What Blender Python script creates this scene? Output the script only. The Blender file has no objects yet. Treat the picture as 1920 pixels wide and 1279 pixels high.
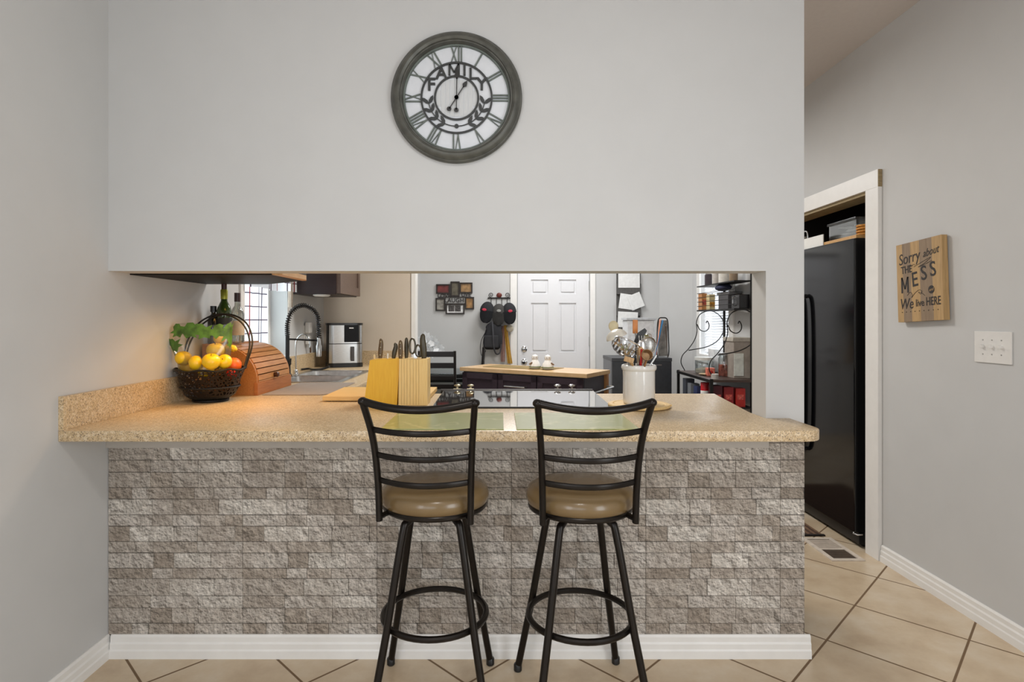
import bpy, bmesh, math, random
from math import sin, cos, pi, radians as R
from mathutils import Vector, Matrix
random.seed(7)
SC = bpy.context.scene
COL = SC.collection

# ------------------------------------------------------------------ camera, light, exposure
EYE = 1.292; FPX = 1100.0
cam_d = bpy.data.cameras.new('camera'); cam = bpy.data.objects.new('camera', cam_d); COL.objects.link(cam)
cam.location = (0, 0, EYE); cam.rotation_euler = (R(90), 0, 0)
cam_d.sensor_width = 36; cam_d.lens = 36*FPX/1920
cam_d.shift_x = 22/1920; cam_d.shift_y = -39.5/1920
cam_d.clip_start = 0.05
SC.camera = cam
SC.view_settings.view_transform = 'Standard'; SC.view_settings.look = 'None'
SC.view_settings.gamma = 1; SC.view_settings.use_curve_mapping = False
SC.view_settings.exposure = 0.16
wd = bpy.data.worlds.new('world'); SC.world = wd; wd.use_nodes = True
wd.node_tree.nodes['Background'].inputs[0].default_value = (0.82, 0.9, 1.0, 1)
wd.node_tree.nodes['Background'].inputs[1].default_value = 1.4

def lamp(name, kind, loc, rot, energy, col, size=None, sy=None, spread=None):
    d = bpy.data.lights.new(name, kind); d.energy = energy; d.color = col
    if kind == 'AREA':
        d.size = size
        if sy: d.shape = 'RECTANGLE'; d.size_y = sy
        if spread: d.spread = R(spread)
    elif size: d.shadow_soft_size = size
    o = bpy.data.objects.new(name, d); COL.objects.link(o); o.location = loc; o.rotation_euler = [R(a) for a in rot]
    return o
# added fill lamps in the unseen living room behind the camera
lamp('rear_fill_light', 'AREA', (-0.55, -3.35, 1.5), (90, 0, 0), 14, (0.90, 0.955, 1.0), 1.9, 1.9)  # added fill set before an invented rear window
lamp('right_fill_light', 'AREA', (2.0, -0.9, 1.3), (90, 0, 90), 56, (0.90, 0.955, 1.0), 1.6, 2.0)  # added fill for the left wall, no patio door is built here
lamp('left_fill_light', 'AREA', (-1.46, -1.2, 1.4), (90, 0, -90), 36, (0.95, 0.965, 1.0), 1.4, 1.6)  # added fill to brighten the right wall, no window is built here
# ceiling lamps
lamp('living_room_ceiling_lamp', 'AREA', (0.05, 0.40, 2.70), (0, 0, 0), 12, (1.0, 0.98, 0.95), 0.34)
lamp('kitchen_ceiling_lamp', 'AREA', (0.15, 3.9, 2.74), (0, 0, 0), 40, (1.0, 0.96, 0.90), 0.6)
lamp('dining_ceiling_lamp', 'AREA', (0.6, 5.7, 2.74), (0, 0, 0), 29, (0.96, 0.98, 1.0), 0.8)
lamp('sink_counter_lamp', 'AREA', (-1.12, 2.62, 1.455), (0, 8, 0), 2.3, (1.0, 0.52, 0.12), 0.4, None, 130)
lamp('kitchen_window_daylight', 'AREA', (-1.66, 3.79, 1.6), (0, -90, 0), 14, (0.9, 0.95, 1.0), 0.95, 0.66)
lamp('dining_window_daylight', 'AREA', (2.11, 5.6, 1.4), (0, 90, 0), 10, (0.9, 0.95, 1.0), 1.2, 0.7)

# ------------------------------------------------------------------ helpers
def at(px, py, Y):                      # photo pixel + distance -> point
    return Vector(((px-938)*Y/FPX, Y, EYE-(py-600)*Y/FPX))

def lin(c):
    out = []
    for v in c[:3]:
        v /= 255.0
        out.append(v/12.92 if v <= 0.04045 else ((v+0.055)/1.055)**2.4)
    return (*out, 1)

class NT:
    def __init__(s, m): s.t = m.node_tree; s.n = s.t.nodes; s.l = s.t.links
    def new(s, typ, **kw):
        n = s.n.new(typ)
        for k, v in kw.items():
            if hasattr(n, k): setattr(n, k, v)
            else: n.inputs[k].default_value = v
        return n
    def link(s, a, b): s.l.new(a, b)
    def math(s, op, a, b=None):
        n = s.n.new('ShaderNodeMath'); n.operation = op
        for i, v in enumerate((a, b)):
            if v is None: continue
            if isinstance(v, (int, float)): n.inputs[i].default_value = v
            else: s.l.new(v, n.inputs[i])
        return n.outputs[0]
    def noise(s, vec, scale, detail=3, rough=0.5):
        n = s.n.new('ShaderNodeTexNoise'); n.inputs['Scale'].default_value = scale; n.inputs['Detail'].default_value = detail
        n.inputs['Roughness'].default_value = rough
        if vec is not None: s.l.new(vec, n.inputs['Vector'])
        return n.outputs['Fac']
    def ramp(s, fac, stops, interp='LINEAR'):
        n = s.n.new('ShaderNodeValToRGB'); n.color_ramp.interpolation = interp
        e = n.color_ramp.elements
        while len(e) < len(stops): e.new(0.5)
        for i, (p, c) in enumerate(stops): e[i].position = p; e[i].color = c
        s.l.new(fac, n.inputs[0]); return n.outputs[0]
    def mix(s, fac, a, b, mode='MIX'):
        n = s.n.new('ShaderNodeMix'); n.data_type = 'RGBA'; n.blend_type = mode
        for i, v in ((0, fac), (6, a), (7, b)):
            if isinstance(v, (int, float)): n.inputs[i].default_value = v
            elif isinstance(v, tuple): n.inputs[i].default_value = v
            else: s.l.new(v, n.inputs[i])
        return n.outputs[2]
    def bump(s, h, strength=0.3, dist=0.002):
        n = s.n.new('ShaderNodeBump'); n.inputs['Strength'].default_value = strength; n.inputs['Distance'].default_value = dist
        s.l.new(h, n.inputs['Height']); return n.outputs[0]

def base_mat(name):
    m = bpy.data.materials.new(name); m.use_nodes = True
    return m, NT(m), m.node_tree.nodes['Principled BSDF']

def mat(name, c, rough=0.5, metal=0.0, var=0.12, scale=30, bump=0.0, trans=0, coat=0, spec=None, stretch=None, emit=0):
    m, N, b = base_mat(name)
    col = lin(c)
    tc = N.new('ShaderNodeTexCoord'); vec = tc.outputs['Object']
    if stretch:
        mp = N.new('ShaderNodeMapping'); mp.inputs['Scale'].default_value = stretch; N.link(vec, mp.inputs[0]); vec = mp.outputs[0]
    f = N.noise(vec, scale, 4)
    a = tuple(v*(1-var) for v in col[:3])+(1,); d = tuple(min(1, v*(1+var)) for v in col[:3])+(1,)
    N.link(N.ramp(f, [(0.3, a), (0.7, d)]), b.inputs['Base Color'])
    b.inputs['Roughness'].default_value = rough; b.inputs['Metallic'].default_value = metal
    if trans: b.inputs['Transmission Weight'].default_value = trans
    if coat: b.inputs['Coat Weight'].default_value = coat
    if spec is not None: b.inputs['Specular IOR Level'].default_value = spec
    if bump: N.link(N.bump(f, bump), b.inputs['Normal'])
    if emit: b.inputs['Emission Color'].default_value = col; b.inputs['Emission Strength'].default_value = emit
    return m

def clear_mat(name, tint=(235, 240, 240), gloss=0.12, rough=0.05):
    m = bpy.data.materials.new(name); m.use_nodes = True; N = NT(m)
    for n in list(N.n): N.n.remove(n)
    o = N.new('ShaderNodeOutputMaterial'); t = N.new('ShaderNodeBsdfTransparent'); t.inputs[0].default_value = lin(tint)
    g = N.new('ShaderNodeBsdfGlossy'); g.inputs['Roughness'].default_value = rough
    lw = N.new('ShaderNodeLayerWeight'); lw.inputs['Blend'].default_value = 0.3
    f = N.math('ADD', N.math('MULTIPLY', lw.outputs['Fresnel'], 0.6), gloss)
    mx = N.new('ShaderNodeMixShader'); N.link(f, mx.inputs[0]); N.link(t.outputs[0], mx.inputs[1]); N.link(g.outputs[0], mx.inputs[2])
    N.link(mx.outputs[0], o.inputs[0]); return m

def catmull(pts, n=6, closed=False):
    pts = [Vector(p) for p in pts]; out = []
    L = len(pts)
    for i in range(L if closed else L-1):
        p1, p2 = pts[i], pts[(i+1) % L]
        p0 = pts[(i-1) % L] if (closed or i > 0) else p1*2-p2
        p3 = pts[(i+2) % L] if (closed or i < L-2) else p2*2-p1
        for k in range(n):
            t = k/n
            out.append(0.5*((2*p1)+(p2-p0)*t+(2*p0-5*p1+4*p2-p3)*t*t+(3*p1-p0-3*p2+p3)*t**3))
    if not closed: out.append(pts[-1])
    return out

class MB:
    def __init__(s): s.bm = bmesh.new(); s.bev = False
    def box(s, x0, x1, y0, y1, z0, z1, bev=0.0, M=None, seg=2):
        r = bmesh.ops.create_cube(s.bm, size=1)['verts']
        T = Matrix.Translation(((x0+x1)/2, (y0+y1)/2, (z0+z1)/2)) @ Matrix.Diagonal((abs(x1-x0), abs(y1-y0), abs(z1-z0), 1))
        bmesh.ops.transform(s.bm, matrix=T, verts=r)
        if bev:
            s.bev = True
            e = list({e for v in r for e in v.link_edges})
            g = bmesh.ops.bevel(s.bm, geom=e, offset=bev, segments=seg, affect='EDGES', profile=0.7)
            r = list({v for f in g['faces'] for v in f.verts} | {v for v in r if v.is_valid})
        if M is not None: bmesh.ops.transform(s.bm, matrix=M, verts=r)
        return s
    def tube(s, pts, r, seg=8, closed=False, flat=None, cap=True):
        pts = [Vector(p) for p in pts]; n = len(pts)
        rad = r if isinstance(r, (list, tuple)) else [r]*n
        tang = []
        for i in range(n):
            if closed: d = pts[(i+1) % n]-pts[i-1]
            else: d = pts[min(i+1, n-1)]-pts[max(i-1, 0)]
            tang.append(d.normalized())
        up = Vector((0, 0, 1))
        if abs(tang[0].dot(up)) > 0.9: up = Vector((0, 1, 0)) if abs(tang[0].y) < 0.9 else Vector((1, 0, 0))
        nrm = (up-tang[0]*up.dot(tang[0])).normalized(); rings = []
        for i in range(n):
            nrm = (nrm-tang[i]*nrm.dot(tang[i])).normalized(); b = tang[i].cross(nrm)
            fx, fy = flat if flat else (1, 1)
            rings.append([s.bm.verts.new(pts[i]+nrm*cos(2*pi*k/seg)*rad[i]*fx+b*sin(2*pi*k/seg)*rad[i]*fy) for k in range(seg)])
        for i in range(n if closed else n-1):
            a, c = rings[i], rings[(i+1) % n]
            for k in range(seg): s.bm.faces.new((a[k], a[(k+1) % seg], c[(k+1) % seg], c[k]))
        if cap and not closed:
            s.bm.faces.new(list(reversed(rings[0]))); s.bm.faces.new(rings[-1])
        return s
    def lathe(s, prof, seg=32, c=(0, 0, 0), M=None):
        rings = []; c = Vector(c); new = []
        for r, z in prof:
            if r < 1e-6: v = [s.bm.verts.new(c+Vector((0, 0, z)))]
            else: v = [s.bm.verts.new(c+Vector((r*cos(2*pi*k/seg), r*sin(2*pi*k/seg), z))) for k in range(seg)]
            rings.append(v); new += v
        for a, b in zip(rings, rings[1:]):
            if len(a) == 1 and len(b) == 1: continue
            for k in range(seg):
                q = (k+1) % seg
                if len(a) == 1: s.bm.faces.new((a[0], b[q], b[k]))
                elif len(b) == 1: s.bm.faces.new((a[k], a[q], b[0]))
                else: s.bm.faces.new((a[k], a[q], b[q], b[k]))
        if M is not None: bmesh.ops.transform(s.bm, matrix=M, verts=new)
        return s
    def prism(s, poly, z0, z1, M=None):
        a = [s.bm.verts.new((x, y, z0)) for x, y in poly]; b = [s.bm.verts.new((x, y, z1)) for x, y in poly]
        n = len(poly)
        s.bm.faces.new(list(reversed(a))); s.bm.faces.new(b)
        for i in range(n): s.bm.faces.new((a[i], a[(i+1) % n], b[(i+1) % n], b[i]))
        if M is not None: bmesh.ops.transform(s.bm, matrix=M, verts=a+b)
        return s
    def ball(s, c, r, sc=(1, 1, 1), seg=16, M=None):
        v = bmesh.ops.create_uvsphere(s.bm, u_segments=seg, v_segments=max(6, seg//2+2), radius=r)['verts']
        T = Matrix.Translation(c) @ (M if M is not None else Matrix()) @ Matrix.Diagonal((*sc, 1))
        bmesh.ops.transform(s.bm, matrix=T, verts=v); return s
    def sheet(s, fn, nu, nv, th=0.0):
        g = [[s.bm.verts.new(fn(i/nu, j/nv)) for j in range(nv+1)] for i in range(nu+1)]
        fs = [s.bm.faces.new((g[i][j], g[i+1][j], g[i+1][j+1], g[i][j+1])) for i in range(nu) for j in range(nv)]
        if th: bmesh.ops.solidify(s.bm, geom=fs, thickness=th)
        return s
    def xf(s, M): bmesh.ops.transform(s.bm, matrix=M, verts=s.bm.verts[:]); return s
    def build(s, name, m, parent=None, loc=(0, 0, 0), rot=(0, 0, 0), ang=35, label=None):
        bmesh.ops.recalc_face_normals(s.bm, faces=s.bm.faces[:])
        me = bpy.data.meshes.new(name); s.bm.to_mesh(me); s.bm.free()
        me.shade_smooth(); me.set_sharp_from_angle(angle=R(ang))
        me.materials.append(m)
        o = bpy.data.objects.new(name, me); COL.objects.link(o); o.location = loc; o.rotation_euler = rot
        if s.bev:
            wn = o.modifiers.new('weighted', 'WEIGHTED_NORMAL'); wn.keep_sharp = True; wn.weight = 100
        if parent: o.parent = parent
        if label: o['label'] = label
        return o

# maps local (x,y) drawing plane to the vertical plane facing -Y (z up)
FACE = Matrix(((1, 0, 0, 0), (0, 0, 1, 0), (0, 1, 0, 0), (0, 0, 0, 1)))   # (x, y, d) -> (x, d, y)

def text(name, body, size, m, parent=None, loc=(0, 0, 0), rot=(R(90), 0, 0), ex=0.0008, shear=0, align='CENTER', sx=1.0, bold=0.0):
    c = bpy.data.curves.new('tmp', 'FONT'); c.body = body; c.size = size; c.extrude = ex; c.shear = shear
    c.align_x = align; c.align_y = 'CENTER'; c.offset = bold; c.resolution_u = 3
    t = bpy.data.objects.new('tmp', c); COL.objects.link(t)
    dg = bpy.context.evaluated_depsgraph_get()
    me = bpy.data.meshes.new_from_object(t.evaluated_get(dg)); bpy.data.objects.remove(t); bpy.data.curves.remove(c)
    me.name = name
    me.materials.clear(); me.materials.append(m)
    o = bpy.data.objects.new(name, me); COL.objects.link(o); o.location = loc; o.rotation_euler = rot; o.scale = (sx, 1, 1)
    if parent: o.parent = parent
    return o

def tag(o, label, cat, group=None, kind=None):
    o['label'] = label; o['category'] = cat
    if group: o['group'] = group
    if kind: o['kind'] = kind
    return o
def thing(name, label, cat, loc=(0, 0, 0), rotz=0, group=None):
    o = bpy.data.objects.new(name, None); COL.objects.link(o); o.empty_display_size = 0.05
    o.location = loc; o.rotation_euler = (0, 0, R(rotz))
    return tag(o, label, cat, group)
def struct(o): o['kind'] = 'structure'; return o
def dup(o, loc=None, rotz=None, label=None, group=None):
    c = o.copy(); COL.objects.link(c)
    for ch in o.children:
        d = ch.copy(); COL.objects.link(d); d.parent = c
        for g in ch.children:
            e = g.copy(); COL.objects.link(e); e.parent = d
    if loc is not None: c.location = loc
    if rotz is not None: c.rotation_euler = (0, 0, R(rotz))
    if label: c['label'] = label
    if group: c['group'] = group
    return c

# ------------------------------------------------------------------ materials
wall_m = mat('wall_paint', (198, 198, 197), 0.55, var=0.015, scale=6, bump=0.04)
wallw_m = mat('wall_paint_warm', (206, 194, 178), 0.6, var=0.015, scale=6, bump=0.04)
white_m = mat('white_trim_paint', (232, 230, 226), 0.35, var=0.02, scale=20)
ceil_m = mat('ceiling_paint', (205, 198, 194), 0.8, var=0.02, scale=40, bump=0.1)
alcove_shade = mat('alcove_painted_shade', (26, 20, 17), 0.8, var=0.1)  # near-black wall colour stands in for the shade of the unlit alcove
bare_wood = mat('bare_wood_edge', (150, 132, 98), 0.7, var=0.25, scale=20, stretch=(1, 8, 8))
bronze = mat('dark_bronze_metal', (30, 25, 21), 0.32, metal=0.55, var=0.15, scale=40)
blackm = mat('black_plastic', (18, 18, 19), 0.35, var=0.1)
blackgloss = mat('black_gloss', (8, 8, 10), 0.10, var=0.1, spec=0.35)
iron = mat('wrought_iron', (24, 22, 21), 0.5, metal=0.3)
steel = mat('brushed_steel', (190, 190, 188), 0.28, metal=1.0, var=0.1, scale=40, stretch=(1, 1, 12))
chrome = mat('chrome', (215, 215, 215), 0.1, metal=1.0, var=0.03)
clear = clear_mat('clear_glass')
clearp = clear_mat('clear_plastic', (242, 243, 242), 0.05, 0.2)
ceramic = mat('white_ceramic', (226, 224, 220), 0.18, var=0.02, coat=0.4)
espresso = mat('espresso_wood', (42, 27, 26), 0.4, var=0.2, scale=12, stretch=(1, 1, 10))
paper = mat('white_paper', (235, 235, 232), 0.7, var=0.03)
print_ink = mat('dark_print', (40, 34, 32), 0.6)

def wood(name, a, b, scale=8, stretch=(1, 1, 14), rough=0.45):
    m, N, bs = base_mat(name)
    tc = N.new('ShaderNodeTexCoord'); mp = N.new('ShaderNodeMapping'); mp.inputs['Scale'].default_value = stretch
    N.link(tc.outputs['Object'], mp.inputs[0])
    f = N.noise(mp.outputs[0], scale, 5, 0.6)
    c = N.ramp(f, [(0.35, lin(a)), (0.65, lin(b))]); N.link(c, bs.inputs['Base Color'])
    bs.inputs['Roughness'].default_value = rough; N.link(N.bump(f, 0.1), bs.inputs['Normal']); return m
pine = wood('pine_wood', (226, 186, 112), (236, 203, 136), 14, (30, 1, 1))
yellow_pine = wood('yellow_board', (226, 168, 22), (234, 182, 36), 12, (14, 1, 1))
bread_wood = wood('honey_wood', (158, 102, 54), (178, 120, 68), 10, (14, 1, 14), 0.4)
bread_wood2 = wood('honey_wood_slat', (168, 112, 62), (190, 134, 80), 12, (14, 1, 14), 0.35)
board_wood = wood('cutting_board_wood', (214, 172, 104), (228, 190, 124), 10, (1, 20, 20))
trivet_wood = wood('trivet_wood', (214, 180, 118), (228, 196, 138), 10, (1, 20, 1))
island_top = wood('island_top_wood', (206, 172, 126), (220, 188, 146), 10, (1, 14, 1), 0.25)
utensil_wood = wood('utensil_wood', (176, 138, 92), (200, 164, 118), 12, (8, 8, 1))

def granite(name, base, dark, light, s=1.0):
    m, N, b = base_mat(name)
    v = N.new('ShaderNodeTexCoord').outputs['Object']
    f1 = N.noise(v, 110*s, 6, 0.7); f2 = N.noise(v, 260*s, 3, 0.6); f3 = N.noise(v, 14*s, 4)
    c = N.ramp(f1, [(0.38, lin(light)), (0.52, lin(base)), (0.66, lin(tuple(x*0.86 for x in base)))])
    c = N.mix(N.ramp(f2, [(0.56, (0, 0, 0, 1)), (0.62, (1, 1, 1, 1))]), c, lin(dark))
    c = N.mix(N.math('MULTIPLY', f3, 0.25), c, lin(light))
    N.link(c, b.inputs['Base Color']); b.inputs['Roughness'].default_value = 0.33; b.inputs['Specular IOR Level'].default_value = 0.5
    return m
counter_m = granite('speckled_laminate', (200, 172, 130), (92, 70, 50), (222, 204, 174))

def brick_mat():
    m, N, b = base_mat('ledge_stone_print')
    vc = N.new('ShaderNodeVertexColor'); vc.layer_name = 'stone'
    v = N.new('ShaderNodeTexCoord').outputs['Object']
    f1 = N.noise(v, 30, 9, 0.74); f2 = N.noise(v, 7, 3, 0.5); f3 = N.noise(v, 75, 6, 0.75)
    c = N.mix(1.0, vc.outputs[0], N.ramp(f1, [(0.36, (0.80, 0.79, 0.78, 1)), (0.5, (1.04, 1.04, 1.04, 1)), (0.62, (1.22, 1.24, 1.26, 1))]), 'MULTIPLY')
    c = N.mix(1.0, c, N.ramp(f3, [(0.40, (0.9, 0.9, 0.9, 1)), (0.60, (1.12, 1.12, 1.12, 1))]), 'MULTIPLY')
    def off(sc, dd, det):
        mp = N.new('ShaderNodeMapping'); mp.inputs['Location'].default_value = dd; N.link(v, mp.inputs[0]); return N.noise(mp.outputs[0], sc, det, 0.66)
    e1 = N.math('SUBTRACT', off(24, (0, 0, 0), 7), off(24, (0.003, 0, 0.0035), 7))
    e2 = N.math('SUBTRACT', off(70, (0, 0, 0), 4), off(70, (0.001, 0, 0.0015), 4))
    e = N.math('ADD', N.math('MULTIPLY', e1, 4.6), N.math('MULTIPLY', e2, 2.2))
    c = N.mix(1.0, c, N.ramp(N.math('ADD', e, 0.5), [(0.10, (0.42, 0.40, 0.38, 1)), (0.42, (0.97, 0.97, 0.96, 1)), (0.9, (1.55, 1.55, 1.55, 1))]), 'MULTIPLY')
    c = N.mix(N.ramp(f2, [(0.45, (0, 0, 0, 1)), (0.75, (0.3, 0.3, 0.3, 1))]), c, lin((150, 136, 122)))
    N.link(c, b.inputs['Base Color']); b.inputs['Roughness'].default_value = 0.6
    vor = N.new('ShaderNodeTexVoronoi'); vor.inputs['Scale'].default_value = 55; N.link(v, vor.inputs['Vector'])
    h = N.math('ADD', f1, N.math('MULTIPLY', vor.outputs['Distance'], 0.35))
    N.link(N.bump(h, 0.8, 0.006), b.inputs['Normal']); return m

def tile_mat():
    m, N, b = base_mat('floor_tile')
    v = N.new('ShaderNodeTexCoord').outputs['Object']
    sx = N.new('ShaderNodeSeparateXYZ'); N.link(v, sx.inputs[0]); X, Y = sx.outputs[0], sx.outputs[1]
    s = 0.4065; r2 = 0.70710678
    u = N.math('DIVIDE', N.math('ADD', N.math('MULTIPLY', N.math('SUBTRACT', X, Y), r2), 0.336+40*s), s)
    w = N.math('DIVIDE', N.math('ADD', N.math('MULTIPLY', N.math('ADD', X, Y), r2), -2.605+40*s), s)
    def edge(a): fr = N.math('FRACT', a); return N.math('MINIMUM', fr, N.math('SUBTRACT', 1.0, fr))
    d = N.math('MULTIPLY', N.math('MINIMUM', edge(u), edge(w)), s)
    g = N.ramp(N.math('MULTIPLY', d, 100), [(0.33, (1, 1, 1, 1)), (0.52, (0, 0, 0, 1))])
    cb = N.new('ShaderNodeCombineXYZ'); N.link(N.math('FLOOR', u), cb.inputs[0]); N.link(N.math('FLOOR', w), cb.inputs[1])
    wn = N.new('ShaderNodeTexWhiteNoise'); N.link(cb.outputs[0], wn.inputs['Vector'])
    f = N.noise(v, 5, 6, 0.62); f2 = N.noise(v, 45, 4, 0.6)
    c = N.ramp(f, [(0.34, lin((190, 168, 140))), (0.5, lin((206, 187, 159))), (0.68, lin((216, 202, 180)))])
    c = N.mix(N.math('MULTIPLY', f2, 0.25), c, lin((184, 158, 128)))
    c = N.mix(N.math('MULTIPLY', wn.outputs['Value'], 0.22), c, lin((190, 170, 142)))
    c = N.mix(g, c, lin((112, 88, 62)))
    N.link(c, b.inputs['Base Color'])
    N.link(N.ramp(g, [(0, (0.3, 0.3, 0.3, 1)), (1, (0.8, 0.8, 0.8, 1))]), b.inputs['Roughness'])
    N.link(N.bump(N.math('SUBTRACT', N.math('MULTIPLY', f, 0.2), g), 0.4, 0.002), b.inputs['Normal']); return m

# ------------------------------------------------------------------ room shell
LX, RX, FY, BY = -1.505, 2.047, 2.253, 2.378
CZ = 2.85; KB = 5.0; FW = 6.6
struct(MB().box(-3, 4, -3.7, 8, -0.1, 0).build('floor', tile_mat()))
struct(MB().box(-3, 4, -3.7, 8, CZ, CZ+0.1).build('ceiling', ceil_m))
# left wall with kitchen window opening
wy0, wy1, wz0, wz1 = 3.43, 4.15, 1.032, 2.1
w = MB(); w.box(LX-0.15, LX, -3.6, wy0, 0, CZ); w.box(LX-0.15, LX, wy1, KB+0.12, 0, CZ)
w.box(LX-0.15, LX, wy0, wy1, 0, wz0); w.box(LX-0.15, LX, wy0, wy1, wz1, CZ); struct(w.build('wall_left', wall_m))
# pass-through wall
w = MB(); w.box(LX, 1.167, FY, BY, 1.48, CZ); w.box(1.02, 1.167, FY, BY, 0, 1.48); w.box(LX, 1.02, FY, BY, 0, 0.877)
struct(w.build('wall_front', wall_m))
# right wall with closet opening and dining window
dy0, dy1, dz = 3.255, 4.33, 2.008
w = MB(); w.box(RX, RX+0.12, -3.6, dy0, 0, CZ); w.box(RX, RX+0.12, dy0, dy1, dz, CZ); w.box(RX, RX+0.12, dy1, 5.22, 0, CZ)
w.box(RX, RX+0.12, 5.22, 5.98, 0, 0.95); w.box(RX, RX+0.12, 5.22, 5.98, 2.1, CZ); w.box(RX, RX+0.12, 5.98, 6.25, 0, CZ)
struct(w.build('wall_right', wall_m))
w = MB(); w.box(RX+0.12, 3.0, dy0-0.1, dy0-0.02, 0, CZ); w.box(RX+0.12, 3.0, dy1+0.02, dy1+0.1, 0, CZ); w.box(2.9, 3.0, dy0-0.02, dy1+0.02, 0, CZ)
struct(w.build('wall_alcove', alcove_shade))
struct(MB().box(LX, -0.757, KB, KB+0.12, 0, CZ).build('wall_kitchen_back', wallw_m))
struct(MB().box(-0.757, -0.722, KB-0.012, KB+0.132, 0, CZ).build('trim_1', white_m))
w = MB(); w.box(-0.99, -0.89, KB+0.132, FW, 0, CZ); struct(w.build('wall_dining_left', wall_m))
w = MB(); w.box(-0.99, 0.19, FW, FW+0.12, 0, CZ); w.box(1.01, 1.79, FW, FW+0.12, 0, CZ); w.box(0.19, 1.01, FW, FW+0.12, 2.04, CZ)
struct(w.build('wall_far', wall_m))
w = MB(); w.prism([(1.79, FW), (RX, 6.25), (RX+0.12, 6.25), (RX+0.12, FW+0.12), (1.79, FW+0.12)], 0, CZ); struct(w.build('wall_far_corner', wall_m))
# wall behind the photographer, with window opening
w = MB(); w.box(LX-0.15, -1.5, -3.72, -3.6, 0, CZ); w.box(0.42, RX+0.12, -3.72, -3.6, 0, CZ); w.box(-1.5, 0.42, -3.72, -3.6, 0, 0.5); w.box(-1.5, 0.42, -3.72, -3.6, 2.5, CZ)
struct(w.build('wall_rear', wall_m))
# baseboards (moulded profile)
PROF = [(0, 0), (0.016, 0), (0.016, 0.03), (0.013, 0.036), (0.013, 0.055), (0.009, 0.062), (0.009, 0.08), (0.004, 0.088), (0, 0.088)]
def baseboard(name, x, y, length, rz):   # runs along local +X, sticks out to local -Y
    m = MB(); m.prism([(-d, z) for d, z in PROF], 0, length, Matrix(((0, 0, 1, 0), (1, 0, 0, 0), (0, 1, 0, 0), (0, 0, 0, 1))))
    return struct(m.build(name, white_m, loc=(x, y, 0), rot=(0, 0, R(rz)), ang=20))
baseboard('baseboard_left', LX, -3.6, 5.85, 90)
baseboard('baseboard_front', LX+0.016, FY-0.004, 2.675, 0)
baseboard('baseboard_end', 1.167, FY-0.004, 0.12, 90)
baseboard('baseboard_right', RX, 3.14, 6.7, -90)
baseboard('baseboard_dining', 1.09, FW, 0.7, 0)
# stone print under the counter
PX = 0.000577
ROWS = [(115, 196, [(8, 288, 2), (288, 605, 4), (605, 901, 5)]), (196, 298, [(8, 288, 3), (288, 430, 1), (430, 605, 3), (605, 901, 3)]),
        (298, 374, [(8, 165, 1), (165, 275, 4), (275, 440, 2), (440, 580, 1), (580, 710, 3), (710, 901, 4)]),
        (374, 479, [(8, 300, 5), (300, 440, 4), (440, 742, 2), (742, 901, 5)]), (479, 554, [(8, 300, 4), (300, 435, 3), (435, 620, 4), (620, 785, 3), (785, 901, 1)]),
        (554, 657, [(8, 150, 1), (150, 445, 5), (445, 600, 4), (600, 850, 3), (850, 901, 1)]), (657, 732, [(8, 305, 3), (305, 600, 2), (600, 901, 4)]),
        (732, 834, [(8, 310, 4), (310, 445, 1), (445, 690, 5), (690, 901, 4)]), (834, 903, [(8, 300, 1), (300, 435, 4), (435, 597, 2), (597, 901, 3)]),
        (903, 1017, [(8, 415, 3), (415, 712, 5), (712, 901, 4)])]
TONE = {1: (144, 134, 123), 2: (153, 144, 134), 3: (161, 153, 144), 4: (170, 163, 155), 5: (181, 175, 167)}
bm = bmesh.new(); cl = bm.loops.layers.float_color.new('stone')
def stone(x0, x1, z0, z1, tone):
    g = 0.0008; z0 += g*random.uniform(0.1, 1.3); z1 -= g*random.uniform(0.1, 1.3); x0 += g*random.choice((0.05, 0.05, 0.6)); x1 -= g*random.choice((0.05, 0.05, 0.6))
    if x1-x0 < 0.006 or z1-z0 < 0.006: return
    t = TONE[tone]; j = random.uniform(-5, 5); c = lin((t[0]+j, t[1]+j, t[2]+j)); d = 0.0032+tone*0.0003
    o = [bm.verts.new((x, FY, z)) for x, z in ((x0, z0), (x1, z0), (x1, z1), (x0, z1))]
    b = 0.0009
    i = [bm.verts.new((x, FY-d, z)) for x, z in ((x0+b, z0+b), (x1-b, z0+b), (x1-b, z1-b), (x0+b, z1-b))]
    fs = [bm.faces.new(i)]+[bm.faces.new((o[k], o[(k+1) % 4], i[(k+1) % 4], i[k])) for k in range(4)]
    for n, f in enumerate(fs):
        for lp in f.loops: lp[cl] = c
BX0, BX1, BZ0, BZ1 = LX+0.002, 1.167, 0.082, 0.877
for ty in range(-1, 3):
    for y0, y1, cells in ROWS:
        zt = 0.821-(y0+902*(ty))*PX; zb = 0.821-(y1+902*(ty))*PX
        zt = min(zt, BZ1); zb = max(zb, BZ0)
        if zt-zb < 0.01: continue
        for tx in range(0, 7):
            for x0, x1, t in cells:
                a = LX+0.002+(x0-8+893*tx)*PX; b_ = LX+0.002+(x1-8+893*tx)*PX
                a = max(a, BX0); b_ = min(b_, BX1)
                if b_-a > 0.01: stone(a, b_, zb, zt, t)
f = bm.faces.new([bm.verts.new(p) for p in ((BX0, FY-0.0012, BZ0), (BX1, FY-0.0012, BZ0), (BX1, FY-0.0012, BZ1), (BX0, FY-0.0012, BZ1))])
for lp in f.loops: lp[cl] = lin((74, 66, 60))
bmesh.ops.recalc_face_normals(bm, faces=bm.faces[:])
me = bpy.data.meshes.new('wall_front_stone'); bm.to_mesh(me); bm.free(); me.materials.append(brick_mat())
so = bpy.data.objects.new('wall_front_stone', me); COL.objects.link(so); struct(so)
struct(MB().box(LX, 1.025, FY-0.016, FY-0.006, 0.803, 0.877, 0.002).build('trim_2', mat('grey_trim_paint', (182, 176, 168), 0.5, var=0.03)))
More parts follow.
